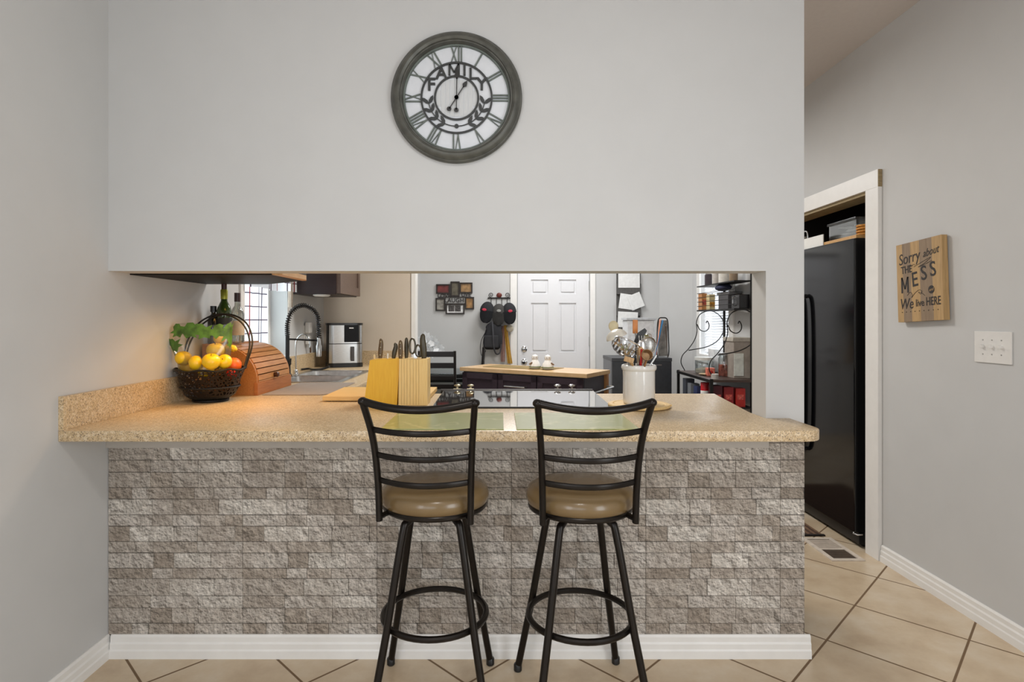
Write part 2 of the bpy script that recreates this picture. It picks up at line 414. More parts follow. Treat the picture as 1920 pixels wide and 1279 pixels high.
# closet door casing (open doorway in the right wall)
c = MB(); c.box(RX-0.022, RX, 3.145, 3.255, 0, 2.008, 0.002); c.box(RX-0.022, RX, dy1, dy1+0.11, 0, 2.008, 0.002); c.box(RX-0.022, RX, 3.148, dy1+0.11, 2.008, 2.103, 0.002)
struct(c.build('trim_3', white_m))
c = MB(); c.box(RX-0.02, RX, 3.1445, 3.148, 2.008, 2.101); c.box(RX-0.004, RX+0.12, dy0+0.001, dy1, dz-0.018, dz); struct(c.build('trim_4', bare_wood))
# floor register near the closet
t = thing('floor_register', 'white metal floor vent lying on the tiles beside the closet doorway', 'vent', (1.865, 3.305, 0))
m = MB(); m.box(-0.09, 0.09, -0.165, -0.14, 0, 0.006, 0.001); m.box(-0.09, 0.09, 0.14, 0.165, 0, 0.006, 0.001); m.box(-0.09, -0.066, -0.14, 0.14, 0, 0.006); m.box(0.066, 0.09, -0.14, 0.14, 0, 0.006)
m.box(-0.066, 0.066, -0.012, 0.006, 0, 0.005); m.build('frame', mat('register_enamel', (214, 202, 188), 0.4), t)
m = MB()
for i in range(9): m.box(-0.064, 0.064, 0.014+i*0.0135, 0.022+i*0.0135, 0.001, 0.004)
m.build('louver', mat('register_louver', (205, 192, 178), 0.4), t)
m = MB(); m.box(-0.066, 0.066, -0.14, 0.14, 0.0002, 0.001)
for i in range(12): m.box(-0.062, 0.062, -0.136+i*0.0102, -0.131+i*0.0102, 0.001, 0.003)
m.build('grille', mat('register_dark', (92, 78, 66), 0.6), t)

# ------------------------------------------------------------------ worktops
m = MB()
poly = [(LX, 1.995), (1.045, 1.995)]+[(1.045+0.067*sin(a*pi/12), 2.062-0.067*cos(a*pi/12)) for a in range(1, 7)]+\
       [(1.112, FY), (1.02, FY), (1.02, 2.395), (1.098, 3.005), (0.478, 3.005), (0.478, 2.502), (-0.292, 2.502), (-0.292, 3.005), (-0.82, 3.005), (-0.82, KB), (LX, KB)]
m.prism(poly, 0.877, 0.915)
ct = m.build('countertop', counter_m)
cut = MB().box(-1.395, -0.975, 3.545, 4.305, 0.8, 1.0).build('cut', counter_m)
md = ct.modifiers.new('b', 'BOOLEAN'); md.object = cut; md.operation = 'DIFFERENCE'; md.solver = 'EXACT'
md = ct.modifiers.new('v', 'BEVEL'); md.width = 0.004; md.segments = 2; md.limit_method = 'ANGLE'
dg = bpy.context.evaluated_depsgraph_get()
me = bpy.data.meshes.new_from_object(ct.evaluated_get(dg)); ct.modifiers.clear(); ct.data = me; bpy.data.objects.remove(cut)
me.shade_smooth(); me.set_sharp_from_angle(angle=R(35))
tag(ct, 'speckled beige laminate breakfast bar countertop on the stone-faced half wall', 'countertop')
o = MB().box(LX, LX+0.018, 1.997, KB, 0.915, 1.031, 0.002).build('backsplash', counter_m)
tag(o, 'long speckled laminate backsplash strip along the left wall', 'backsplash')
o = MB().box(LX+0.019, -0.76, KB-0.018, KB, 0.915, 1.031, 0.002).build('backsplash', counter_m)
tag(o, 'speckled laminate backsplash strip behind the air fryer', 'backsplash')

# ------------------------------------------------------------------ bar stools
def make_stool(label, loc, legrot, backrot):
    t = thing('bar_stool', label, 'bar stool', loc, 0, None)
    Ml = Matrix.Rotation(R(legrot), 4, 'Z'); Mb = Matrix.Rotation(R(backrot), 4, 'Z')
    for sx, sy in ((-1, -1), (1, -1), (1, 1), (-1, 1)):
        p = [(sx*0.02, sy*0.02, 0.643), (sx*0.052, sy*0.052, 0.642), (sx*0.082, sy*0.082, 0.626), (sx*0.096, sy*0.096, 0.588), (sx*0.14, sy*0.14, 0.29), (sx*0.186, sy*0.186, 0.012)]
        q = catmull(p[:5], 5)+[Vector(p[5])]
        m = MB().tube(q, 0.0125, 12).xf(Ml); lg = m.build('leg', bronze, t)
        m = MB(); m.lathe([(0, 0), (0.012, 0), (0.0152, 0.004), (0.0152, 0.024), (0.0125, 0.028), (0, 0.028)], 14, (sx*0.186, sy*0.186, 0)).xf(Ml); m.build('foot_cap', blackm, lg)
    m = MB().tube([(0.175*cos(a*pi/24), 0.175*sin(a*pi/24), 0.29) for a in range(48)], 0.0105, 10, closed=True); m.build('foot_ring', bronze, t)
    m = MB().lathe([(0, 0.628), (0.07, 0.628), (0.075, 0.64), (0.075, 0.655), (0, 0.655)], 24); m.build('swivel_plate', bronze, t)
    m = MB().tube([(0.166*cos(a*pi/28), 0.166*sin(a*pi/28), 0.666) for a in range(56)], 0.0125, 10, closed=True)
    m.box(-0.165, 0.165, -0.012, 0.012, 0.655, 0.668).box(-0.012, 0.012, -0.165, 0.165, 0.655, 0.668); m.build('seat_frame', bronze, t)
    pr = [(0, 0.669), (0.165, 0.669), (0.178, 0.676), (0.184, 0.69), (0.184, 0.705), (0.177, 0.722), (0.16, 0.733), (0.12, 0.739), (0.06, 0.741), (0, 0.741)]
    m = MB()
    m.lathe(pr, 96)
    for v in m.bm.verts:                                  # gathered pleats round the rim
        r = math.hypot(v.co.x, v.co.y)
        if 0.17 < r and v.co.z < 0.712:
            a = math.atan2(v.co.y, v.co.x); k = 1+0.006*sin(a*48); v.co.x *= k; v.co.y *= k
    m.build('seat_cushion', stool_vinyl, t, ang=80)
    for s in (-1, 1):
        p = catmull([(s*0.147, -0.155, 0.652), (s*0.149, -0.16, 0.76), (s*0.154, -0.175, 0.87), (s*0.161, -0.197, 0.95), (s*0.173, -0.238, 1.04)], 5)
        m = MB().tube(p, 0.0125, 12, flat=(1.15, 0.85)); m.ball((s*0.173, -0.238, 1.043), 0.0155, (1, 1.1, 0.85))
        m.tube([(s*0.128, -0.105, 0.664), (s*0.146, -0.155, 0.664)], 0.009); m.xf(Mb); m.build('back_post', bronze, t)
    q = [(0.173*u, -0.238-0.035*(1-u*u), 1.044-0.020*(1-u*u)) for u in [i/10-1 for i in range(21)]]
    m = MB().tube(q, 0.0122, 12).xf(Mb); m.build('top_rail', bronze, t)
    for z, x, y in ((0.951, 0.158, -0.197), (0.868, 0.151, -0.175), (0.785, 0.146, -0.163)):
        q = [(x*u, y-0.052*(1-u*u), z-0.003*(1-u*u)) for u in [i/8-1 for i in range(17)]]
        m = MB().tube(q, 0.0095, 8, flat=(1.0, 0.42)).xf(Mb); m.build('back_slat', bronze, t)
    return t
stool_vinyl = mat('taupe_vinyl', (118, 97, 66), 0.26, var=0.06, scale=12, bump=0.05, coat=0.15)
s1 = make_stool('left bar stool of the pair, black metal with tan round seat', (-0.2235, 2.012, 0), 0, -6)
s2 = make_stool('right bar stool of the pair, black metal with tan round seat', (0.272, 1.998, 0), 7, 3)
for s in (s1, s2): s['group'] = 'bar stools at the counter'

# ------------------------------------------------------------------ clock
clock = thing('wall_clock', 'large round grey framed clock with roman numerals high on the wall', 'clock', (-0.167, FY, 2.141))
TOF = Matrix(((1, 0, 0, 0), (0, 0, -1, 0), (0, 1, 0, 0), (0, 0, 0, 1)))   # z-up lathe -> facing -Y
frame_m = mat('weathered_grey_frame', (84, 84, 78), 0.45, metal=0.2, var=0.3, scale=25)
m = MB().lathe([(0.203, 0), (0.246, 0), (0.251, 0.008), (0.250, 0.02), (0.246, 0.026), (0.244, 0.026), (0.241, 0.034), (0.232, 0.043), (0.222, 0.045), (0.214, 0.040), (0.212, 0.033), (0.208, 0.033), (0.206, 0.026), (0.203, 0.02), (0.203, 0)], 96).xf(TOF)
m.build('frame', frame_m, clock)
m = MB().lathe([(0, 0.001), (0.205, 0.001), (0.205, 0.005), (0, 0.005)], 64).xf(TOF); m.build('dial', mat('dial_white', (214, 217, 222), 0.4, var=0.03), clock)
m = MB()
for i in range(9): m.box(-0.078+i*0.0175+0.0008, -0.078+(i+1)*0.0175-0.0008, -0.0065, -0.005, -0.03 if i in (0, 8) else -0.07, 0.03 if i in (0, 8) else 0.07)
m.build('plank_centre', mat('dial_planks', (202, 204, 205), 0.6, var=0.05, scale=20, stretch=(20, 1, 1)), clock)
num_m = mat('numeral_grey_green', (96, 104, 98), 0.5, var=0.2); dk = mat('clock_dark_metal', (46, 48, 48), 0.5, var=0.2)
def ringm(r, w, d0, d1, mm, name): MB().lathe([(r-w, d0), (r+w, d0), (r+w, d1), (r-w, d1), (r-w, d0)], 72).xf(TOF).build(name, mm, clock)
ringm(0.1345, 0.0035, 0.008, 0.014, dk, 'ring'); ringm(0.083, 0.0035, 0.008, 0.014, dk, 'ring'); ringm(0.200, 0.003, 0.005, 0.016, num_m, 'ring')
def bar(m, x0, y0, x1, y1, wd, d0, d1, M):
    dx, dy = x1-x0, y1-y0; L = math.hypot(dx, dy); nx, ny = -dy/L*wd/2, dx/L*wd/2
    m.prism([(x0+nx, y0+ny), (x0-nx, y0-ny), (x1-nx, y1-ny), (x1+nx, y1+ny)], d0, d1, TOF @ M)
NUM = ['XII', 'I', 'II', 'III', 'IV', 'V', 'VI', 'VII', 'VIII', 'IX', 'X', 'XI']
for i, s in enumerate(NUM):
    wds = {'I': 0.0105, 'V': 0.024, 'X': 0.026}; tot = sum(wds[ch] for ch in s); x = -tot/2; r0, r1 = 0.1385, 0.1965
    M = Matrix.Rotation(-i*pi/6, 4, 'Z'); m = MB()
    for ch in s:
        w_ = wds[ch]; cx = x+w_/2
        if ch == 'I': bar(m, cx, r0, cx, r1, 0.0055, 0.006, 0.011, M)
        elif ch == 'V': bar(m, cx, r0, cx-0.0085, r1, 0.0052, 0.006, 0.011, M); bar(m, cx, r0, cx+0.0085, r1, 0.0032, 0.006, 0.0108, M)
        else: bar(m, cx-0.0095, r0, cx+0.0095, r1, 0.0032, 0.006, 0.0108, M); bar(m, cx+0.0095, r0, cx-0.0095, r1, 0.0052, 0.006, 0.011, M)
        x += w_
    m.build('numeral', num_m, clock)
def letter_m(cx, cy, w_, h_, t_, d0, d1, mm, parent):
    m = MB(); I4 = Matrix()
    bar(m, cx-w_/2, cy-h_/2, cx-w_/2, cy+h_/2, t_*1.1, d0, d1, I4); bar(m, cx+w_/2, cy-h_/2, cx+w_/2, cy+h_/2, t_*1.1, d0, d1, I4)
    bar(m, cx-w_/2, cy+h_/2, cx, cy-h_*0.25, t_*0.8, d0, d1, I4); bar(m, cx+w_/2, cy+h_/2, cx, cy-h_*0.25, t_*0.8, d0, d1, I4)
    return m.build('letter', mm, parent)
letter_m(0.109*cos(R(95)), 0.109*sin(R(95)), 0.036, 0.044, 0.007, 0.007, 0.013, dk, clock)
for ch, a, sz in (('F', 153, 0.068), ('A', 122, 0.066), ('I', 74, 0.060), ('L', 56, 0.062), ('Y', 28, 0.068)):
    text('letter', ch, sz, dk, clock, (0.109*cos(R(a)), -0.010, 0.109*sin(R(a))), ex=0.003, bold=0.0012)
m = MB()
for s in (-1, 1):
    arc = [(s*0.108*cos(R(a)), 0.108*sin(R(a))) for a in range(-8, -90, -6)]
    for (x0, y0), (x1, y1) in zip(arc, arc[1:]): bar(m, x0, y0, x1, y1, 0.003, 0.008, 0.012, Matrix())
    for a in (-12, -30, -48, -66):
        for side in (-1, 1):
            bx, by = 0.108*cos(R(a)), 0.108*sin(R(a)); ang = R(a+90+side*38); L = 0.036
            pts = [(0, 0), (0.3, 0.17), (0.7, 0.16), (1, 0), (0.7, -0.16), (0.3, -0.17)]
            P2 = [(s*(bx+L*(px*cos(ang)-py*sin(ang))), by+L*(px*sin(ang)+py*cos(ang))) for px, py in pts]
            m.prism(P2, 0.008, 0.0125, TOF)
m.lathe([(0, 0.008), (0.008, 0.008), (0.008, 0.014), (0, 0.014)], 12, M=Matrix.Translation((0, 0, -0.108)) @ TOF)
m.build('laurel_wreath', dk, clock)
def hand(name, ang, L, tail, w0):
    M = Matrix.Rotation(-R(ang), 4, 'Z'); m = MB()
    bar(m, 0, -tail, 0, L*0.62, w0, 0.015, 0.0165, M)
    m.prism([(0, L*0.55), (-0.009, L*0.68), (-0.006, L*0.80), (-0.0012, L*0.9), (0, L), (0.0012, L*0.9), (0.006, L*0.80), (0.009, L*0.68)], 0.015, 0.0165, TOF @ M)
    m.lathe([(0, 0.015), (0.0088, 0.015), (0.0088, 0.0165), (0, 0.0165)], 16, M=TOF @ M @ Matrix.Translation((0, -tail, 0)))
    m.lathe([(0, 0.015), (0.008, 0.015), (0.008, 0.019), (0, 0.019)], 16, M=TOF)
    m.build(name, blackm, clock)
hand('hour_hand', 33, 0.082, 0.052, 0.0036); hand('minute_hand', 1, 0.122, 0.048, 0.0036)

# ------------------------------------------------------------------ wall sign and switch
def sign_mat():
    m, N, b = base_mat('striped_sign_wood')
    tc = N.new('ShaderNodeTexCoord'); sx = N.new('ShaderNodeSeparateXYZ'); N.link(tc.outputs['Object'], sx.inputs[0])
    f = N.math('ADD', N.math('DIVIDE', sx.outputs[0], 0.305), 0.5)
    tan, br = lin((182, 150, 104)), lin((142, 122, 100))
    c = N.ramp(f, [(0, tan), (0.14, br), (0.33, tan), (0.53, br), (0.8, tan)], 'CONSTANT')
    mp = N.new('ShaderNodeMapping'); mp.inputs['Scale'].default_value = (14, 14, 1); N.link(tc.outputs['Object'], mp.inputs[0])
    g = N.noise(mp.outputs[0], 9, 4, 0.6)
    c = N.mix(1.0, c, N.ramp(g, [(0.3, (0.8, 0.78, 0.75, 1)), (0.7, (1.12, 1.12, 1.12, 1))]), 'MULTIPLY')
    N.link(c, b.inputs['Base Color']); b.inputs['Roughness'].default_value = 0.65; return m
sg = thing('wall_sign', 'striped wooden plaque with hand lettered message on the right wall', 'sign', (RX, 2.823, 1.481), -90)
bd = MB().box(-0.1525, 0.1525, -0.034, -0.006, -0.195, 0.195, 0.001).build('board', sign_mat(), sg); bd.rotation_euler = (0, R(-2.5), 0)
m = MB().box(-0.05, 0.05, -0.006, 0, 0.05, 0.09).build('hanger', pine, sg)
def st(b, x, z, size, sx=1, shear=0, bold=0.0, rot=0): text('lettering', b, size, print_ink, bd, (x, -0.0345, z), (R(90), R(-rot), 0), 0.0006, shear, 'CENTER', sx, bold)
st('Sorry', -0.062, 0.118, 0.078, 0.85, 0.15, 0.0, 4); st('about', 0.082, 0.128, 0.052, 0.85, 0.45, 0, 6)
st('THE', -0.082, 0.062, 0.052, 0.8, 0, 0.0006, 2); letter_m(-0.095, -0.012, 0.042, 0.078, 0.010, 0.0339, 0.0352, print_ink, bd).name = 'lettering'; st('E', -0.026, 0.006, 0.100, 0.9, 0, 0.0008, 5); st('S', 0.036, 0.03, 0.098, 0.95, 0, 0.0008, 5); st('S', 0.095, 0.042, 0.098, 0.95, 0, 0.0008, 5)
st('We', -0.088, -0.108, 0.074, 0.85, 0.2, 0.0004, 0); st('live', 0.005, -0.108, 0.05, 0.85, 0, 0.0004, 0); st('HERE', 0.092, -0.106, 0.056, 0.72, 0, 0.0006, 0)
m = None
def swirl(m, pts, w=0.0011): MB().tube(catmull([(x, -0.0345, z) for x, z in pts], 5), w, 6).build('flourish', print_ink, bd)
swirl(m, [(-0.03, 0.07), (0.03, 0.088), (0.085, 0.102), (0.04, 0.078), (0.0, 0.066), (0.05, 0.075), (0.09, 0.085)])
swirl(m, [(-0.07, 0.082), (-0.05, 0.075), (-0.03, 0.083), (-0.02, 0.078)])
swirl(m, [(-0.08, -0.065), (-0.06, -0.05), (-0.045, -0.065), (-0.05, -0.078), (-0.03, -0.06), (0.0, -0.045), (0.02, -0.052), (0.012, -0.066), (-0.002, -0.055), (0.02, -0.062), (0.04, -0.075)])
for i in range(9): MB().ball((-0.12+i*0.03, -0.0345, -0.146), 0.0022).build('dot', print_ink, bd)
m = MB().lathe([(0, 0.034), (0.019, 0.034), (0.019, 0.0352), (0, 0.0352)], 20, M=Matrix.Translation((0.082, 0, -0.05)) @ TOF); m.build('medallion', print_ink, bd)
text('lettering', 'and', 0.02, mat('sign_light_ink', (170, 140, 100), 0.6), bd, (0.082, -0.0355, -0.05), (R(90), R(-8), 0), 0.0004, 0.4)
sw = thing('light_switch', 'white triple toggle switch plate on the right wall', 'light switch', (RX, 2.434, 1.1785), -90)
m = MB().box(-0.091, 0.091, -0.007, 0, -0.066, 0.066, 0.003); m.build('switch_plate', ceramic, sw)
for x in (-0.046, 0, 0.046):
    m = MB().box(x-0.005, x+0.005, -0.02, -0.006, -0.004, 0.010, 0.001, M=None); tg = m.build('toggle', ceramic, sw)
    for z in (-0.03, 0.03): MB().lathe([(0, 0.007), (0.0028, 0.007), (0.0028, 0.0082), (0, 0.0082)], 8, M=Matrix.Translation((x, 0, z)) @ TOF).build('screw', steel, sw)

# ------------------------------------------------------------------ fridge in the alcove
fr = thing('refrigerator', 'tall black refrigerator standing in the dark alcove', 'refrigerator', (2.40, 3.76, 0))
MB().box(-0.33, 0.40, -0.45, 0.45, 0.03, 1.75, 0.006).build('cabinet', mat('fridge_side_black', (24, 22, 21), 0.35), fr)
m = MB(); m.box(-0.40, -0.335, -0.45, 0.13, 0.09, 1.757, 0.012); m.build('door', blackgloss, fr)
m = MB(); m.box(-0.40, -0.335, 0.136, 0.45, 0.09, 1.757, 0.012); m.build('door', blackgloss, fr)
for y in (0.085, 0.18):
    q = catmull([(-0.40, y, 0.45), (-0.445, y, 0.5), (-0.455, y, 0.95), (-0.445, y, 1.40), (-0.40, y, 1.45)], 6)
    MB().tube(q, 0.013, 10).build('handle', blackm, fr)
MB().box(-0.37, -0.335, -0.44, 0.44, 0.02, 0.085, 0.004).build('kick_grille', blackm, fr)
for y in (-0.40, 0.40): MB().lathe([(0, 0), (0.03, 0), (0.03, 0.03), (0, 0.03)], 14, (-0.30, y, 0)).build('foot', blackm, fr)
m = MB().tube([(-0.401, -0.435, 0.085), (-0.385, -0.452, 0.08), (-0.36, -0.455, 0.083)], 0.005); m.build('hinge', chrome, fr)
FT = 1.757
o = MB().box(2.02, 2.50, 3.33, 4.15, FT+0.0, FT+0.02, 0.002).build('wood_board', wood('fridge_top_board', (196, 146, 84), (214, 170, 110), 10, (1, 12, 12)))
tag(o, 'honey coloured wooden board lying on top of the black refrigerator', 'board')
o = MB().box(2.013, 2.019, 3.66, 4.1, FT+0.001, FT+0.07, 0.001).build('paper_sheet', paper); tag(o, 'white card standing against the board above the refrigerator', 'card')
bx = thing('plastic_container', 'clear plastic box with papers on top of the refrigerator', 'container', (2.16, 3.55, FT+0.02))
m = MB(); m.box(-0.09, 0.09, -0.14, 0.14, 0, 0.003); m.box(-0.092, -0.09, -0.14, 0.14, 0, 0.10); m.box(0.09, 0.092, -0.14, 0.14, 0, 0.10); m.box(-0.09, 0.09, -0.142, -0.14, 0, 0.10); m.box(-0.09, 0.09, 0.14, 0.142, 0, 0.10); m.build('tub', clearp, bx)
MB().box(-0.1, 0.1, -0.15, 0.15, 0.10, 0.115, 0.003).build('lid', clearp, bx)
m = MB()
for i in range(14): m.box(-0.06, 0.06, -0.04, 0.04, 0.004+i*0.006, 0.0075+i*0.006, M=Matrix.Translation((random.uniform(-0.02, 0.02), random.uniform(-0.08, 0.08), 0)) @ Matrix.Rotation(random.uniform(-0.6, 0.6), 4, 'Z'))
m.build('papers', mat('printed_papers', (222, 228, 236), 0.6, var=0.3, scale=60), bx)
rb = thing('basket', 'small orange wire basket on the near corner of the refrigerator top', 'basket', (2.085, 3.36, FT+0.02))
m = MB()
for k in range(4): m.tube([(0.035*cos(a*pi/10), 0.04*sin(a*pi/10), 0.006+k*0.016) for a in range(20)], 0.006, 6, closed=True)
m.build('coil', mat('orange_rope', (205, 140, 55), 0.6, var=0.3, scale=80), rb)
jr = thing('clamp_jar', 'small glass jar with wire bail above the refrigerator', 'jar', (2.02+0.02, 3.93, FT+0.02))
MB().lathe([(0, 0), (0.032, 0), (0.036, 0.01), (0.036, 0.05), (0.028, 0.065), (0.026, 0.07), (0, 0.07)], 20).build('body', mat('silver_jar', (150, 146, 142), 0.25, metal=0.6), jr)
MB().tube(catmull([(0, -0.036, 0.04), (0, -0.036, 0.085), (0, -0.02, 0.105), (0, 0.02, 0.105), (0, 0.036, 0.085), (0, 0.036, 0.04)], 4), 0.005).build('bail', steel, jr)
def rug_mat():
    m, N, b = base_mat('striped_rug'); v = N.new('ShaderNodeTexCoord').outputs['Object']
    sx = N.new('ShaderNodeSeparateXYZ'); N.link(v, sx.inputs[0])
    f = N.math('FRACT', N.math('MULTIPLY', sx.outputs[0], 28)); n = N.noise(v, 60, 4, 0.7)
    c = N.ramp(N.math('ADD', N.math('MULTIPLY', f, 0.6), N.math('MULTIPLY', n, 0.5)), [(0.3, lin((60, 42, 32))), (0.55, lin((128, 98, 74))), (0.75, lin((82, 56, 42)))])
    N.link(c, b.inputs['Base Color']); b.inputs['Roughness'].default_value = 0.95; N.link(N.bump(n, 0.5, 0.004), b.inputs['Normal']); return m
rug = thing('runner_rug', 'brown striped runner rug on the kitchen floor beside the refrigerator', 'rug', (1.62, 4.2, 0))
MB().box(-0.31, 0.31, -0.68, 0.40, 0, 0.008, 0.002).build('pile', rug_mat(), rug)
MB().box(-0.32, 0.32, -0.70, -0.68, 0, 0.009, 0.002).build('border', mat('rug_border', (30, 22, 20), 0.9), rug)

# ------------------------------------------------------------------ cooking range
rg = thing('range', 'black slide-in range with glossy glass cooktop set into the counter', 'range', (0.093, 2.76, 0))
m = MB(); m.box(-0.38, 0.38, -0.245, 0.24, 0.05, 0.905, 0.003); m.build('body', blackm, rg)
gl = MB().box(-0.384, 0.384, 0, 0.518, 0, 0.0055).build('cooktop_glass', mat('cooktop_glass', (7, 7, 9), 0.03, var=0.02, spec=1.0, coat=1.0), rg, (0, -0.256, 0.9155), (R(0.85), 0, 0))
gl.data.materials[0].node_tree.nodes['Principled BSDF'].inputs['IOR'].default_value = 1.8
MB().box(-0.384, 0.384, -0.262, -0.256, 0.9155, 0.922, 0.001).build('rear_trim', blackm, rg)
m = MB().tube([(-0.40, 0.278, 0.922), (0.385, 0.278, 0.922)], 0.0125, 12); m.build('front_bar', mat('range_bar', (40, 35, 32), 0.5, metal=0.1), rg)
MB().box(-0.38, 0.38, 0.24, 0.27, 0.80, 0.912, 0.004).build('control_panel', blackm, rg)
MB().box(-0.37, 0.37, 0.24, 0.27, 0.16, 0.79, 0.006).build('oven_door', blackgloss, rg)
MB().tube([(-0.34, 0.27, 0.74), (-0.34, 0.32, 0.75), (0.34, 0.32, 0.75), (0.34, 0.27, 0.74)], 0.012).build('oven_handle', steel, rg)
brass = mat('brass_metal', (190, 180, 150), 0.3, metal=0.9)
for px, mt in ((857, brass), (882, brass), (1046, chrome), (1073, chrome)):
    x = (px-938)/360.0-0.093
    m = MB(); m.tube([(x, 0.285, 0.915), (x, 0.312, 0.94)], 0.006, 10); m.ball((x, 0.316, 0.948), 0.012, (1.5, 0.6, 0.55)); m.tube([(x-0.018, 0.292, 0.930), (x+0.018, 0.292, 0.930)], 0.005)
    m.build('knob', mt, rg)

# ------------------------------------------------------------------ base cabinets
def cabinet(name, label, x0, x1, y0, y1, z0, z1, face, ndoors, m_=None):
    cx, cy = (x0+x1)/2, (y0+y1)/2
    t = thing(name, label, 'cabinet', (cx, cy, 0)); hx, hy = (x1-x0)/2, (y1-y0)/2; mm = m_ or espresso
    m = MB(); m.box(-hx, hx, -hy, -hy+0.018, z0, z1); m.box(-hx, hx, hy-0.018, hy, z0, z1); m.box(-hx, -hx+0.018, -hy+0.018, hy-0.018, z0, z1); m.box(hx-0.018, hx, -hy+0.018, hy-0.018, z0, z1); m.box(-hx+0.018, hx-0.018, -hy+0.018, hy-0.018, z0+0.08, z0+0.1); m.build('body', mm, t)
    for i in range(ndoors):
        if face == '+X': a = -hy+i*2*hy/ndoors+0.005; b = -hy+(i+1)*2*hy/ndoors-0.005; M = Matrix.Translation((hx, 0, 0)) @ Matrix(((0, -1, 0, 0), (1, 0, 0, 0), (0, 0, 1, 0), (0, 0, 0, 1)))
        else: a = -hx+i*2*hx/ndoors+0.005; b = -hx+(i+1)*2*hx/ndoors-0.005; M = Matrix.Translation((0, hy, 0)) @ Matrix.Diagonal((1, -1, 1, 1))
        m = MB(); m.box(a, b, -0.012, 0, z0+0.01, z1-0.01)
        for q in ((a, a+0.05, z0+0.01, z1-0.01), (b-0.05, b, z0+0.01, z1-0.01), (a+0.05, b-0.05, z0+0.01, z0+0.06), (a+0.05, b-0.05, z1-0.06, z1-0.01)): m.box(q[0], q[1], -0.02, -0.012, q[2], q[3], 0.001)
        m.xf(M); d = m.build('door', mm, t)
    return t
cabinet('base_cabinet', 'dark brown base cabinets under the sink counter', LX+0.004, -0.85, 3.03, 4.99, 0.0, 0.875, '+X', 4)
cabinet('base_cabinet', 'dark brown base cabinet under the bar left of the range', -1.48, -0.30, 2.40, 2.99, 0.0, 0.875, '+Y', 2)
cabinet('base_cabinet', 'dark brown base cabinet under the bar right of the range', 0.487, 1.01, 2.40, 2.98, 0.0, 0.875, '+Y', 1)

# corner wall cabinet behind the header, seen from below
cw = thing('corner_wall_cabinet', 'glossy black corner wall cabinet seen from below behind the wall opening', 'cabinet', (LX, BY, 1.475))
pl = [(0, 0.002), (0, 0.63), (0.32, 0.63), (0.60, 0.36), (0.60, 0.002)]
MB().prism(pl, 0.02, 0.75).build('body', mat('cabinet_black_brown', (24, 18, 18), 0.4, spec=0.3), cw)
m = MB(); m.prism([(0.001, 0.004), (0.001, 0.628), (0.315, 0.628), (0.575, 0.375), (0.575, 0.004)], 0, 0.02); m.build('base_panel', mat('cabinet_bottom_black', (20, 17, 17), 0.55, spec=0.15), cw)
m = MB(); m.prism([(0.578, 0.004), (0.578, 0.372), (0.60, 0.36), (0.62, 0.30), (0.62, 0.004)], 0.0, 0.02); m.build('wood_strip', wood('cabinet_edge_wood', (186, 138, 88), (206, 164, 112), 8, (10, 1, 1)), cw)
# wall cabinet over the air fryer
wc = thing('wall_cabinet', 'dark brown wall cabinet high beside the kitchen window', 'cabinet', (LX, 4.22, 1.478))
MB().box(0.001, 0.325, 0, 0.60, 0, 0.75, 0.002).build('body', espresso, wc)
m = MB(); m.box(0.325, 0.345, 0.005, 0.595, 0.006, 0.744, 0.001)
for q in ((0.005, 0.065, 0.006, 0.744), (0.535, 0.595, 0.006, 0.744), (0.065, 0.535, 0.006, 0.07), (0.065, 0.535, 0.68, 0.744)): m.box(0.345, 0.355, q[0], q[1], q[2], q[3], 0.001)
m.build('door', mat('cabinet_door_brown', (96, 78, 68), 0.45, var=0.15, stretch=(1, 1, 10)), wc)
MB().lathe([(0, -0.014), (0.05, -0.014), (0.062, -0.006), (0.062, 0), (0, 0)], 24, (0.19, 0.1, 0)).build('puck_light', white_m, wc)

# ------------------------------------------------------------------ kitchen window and curtains
wf = MB(); X0 = LX-0.15
for a, b, c_, d in ((wy0, wy0+0.04, wz0, wz1), (wy1-0.04, wy1, wz0, wz1), (wy0, wy1, wz0, wz0+0.04), (wy0, wy1, wz1-0.04, wz1), (wy0, wy1, 1.56, 1.60)): wf.box(X0, X0+0.03, a, b, c_, d, 0.002)
wo = struct(wf.build('window_1', white_m))
MB().box(X0+0.008, X0+0.012, wy0+0.04, wy1-0.04, wz0+0.04, wz1-0.04).build('window_pane', clear, wo)
c = MB(); c.box(LX, LX+0.012, wy0-0.05, wy0, wz0+0.0, wz1+0.05, 0.002); c.box(LX-0.14, LX+0.02, wy0+0.001, wy1-0.001, wz0-0.001+0.002, wz0+0.014, 0.002); struct(c.build('trim_5', white_m))
def plaid():
    m, N, b = base_mat('plaid_curtain_cloth'); v = N.new('ShaderNodeTexCoord').outputs['Object']
    sx = N.new('ShaderNodeSeparateXYZ'); N.link(v, sx.inputs[0])
    def line(s, p, off, w):
        f = N.math('ABSOLUTE', N.math('SUBTRACT', N.math('FRACT', N.math('ADD', N.math('DIVIDE', s, p), off)), 0.5)); return N.math('LESS_THAN', f, w)
    h = line(sx.outputs[2], 0.085, 0.3, 0.045); vv = line(sx.outputs[1], 0.085, 0.2, 0.04)
    h2 = line(sx.outputs[1], 0.17, 0.12, 0.02)
    c = N.mix(N.math('MAXIMUM', h, vv), lin((238, 238, 240)), lin((108, 94, 104)))
    c = N.mix(h2, c, lin((160, 60, 60)))
    N.link(c, b.inputs['Base Color']); b.inputs['Roughness'].default_value = 0.9
    tr = N.new('ShaderNodeBsdfTranslucent'); N.link(c, tr.inputs[0]); mx = N.new('ShaderNodeMixShader'); mx.inputs[0].default_value = 0.5
    out = N.n['Material Output']; N.link(b.outputs[0], mx.inputs[1]); N.link(tr.outputs[0], mx.inputs[2]); N.link(mx.outputs[0], out.inputs[0]); return m
pm = plaid()
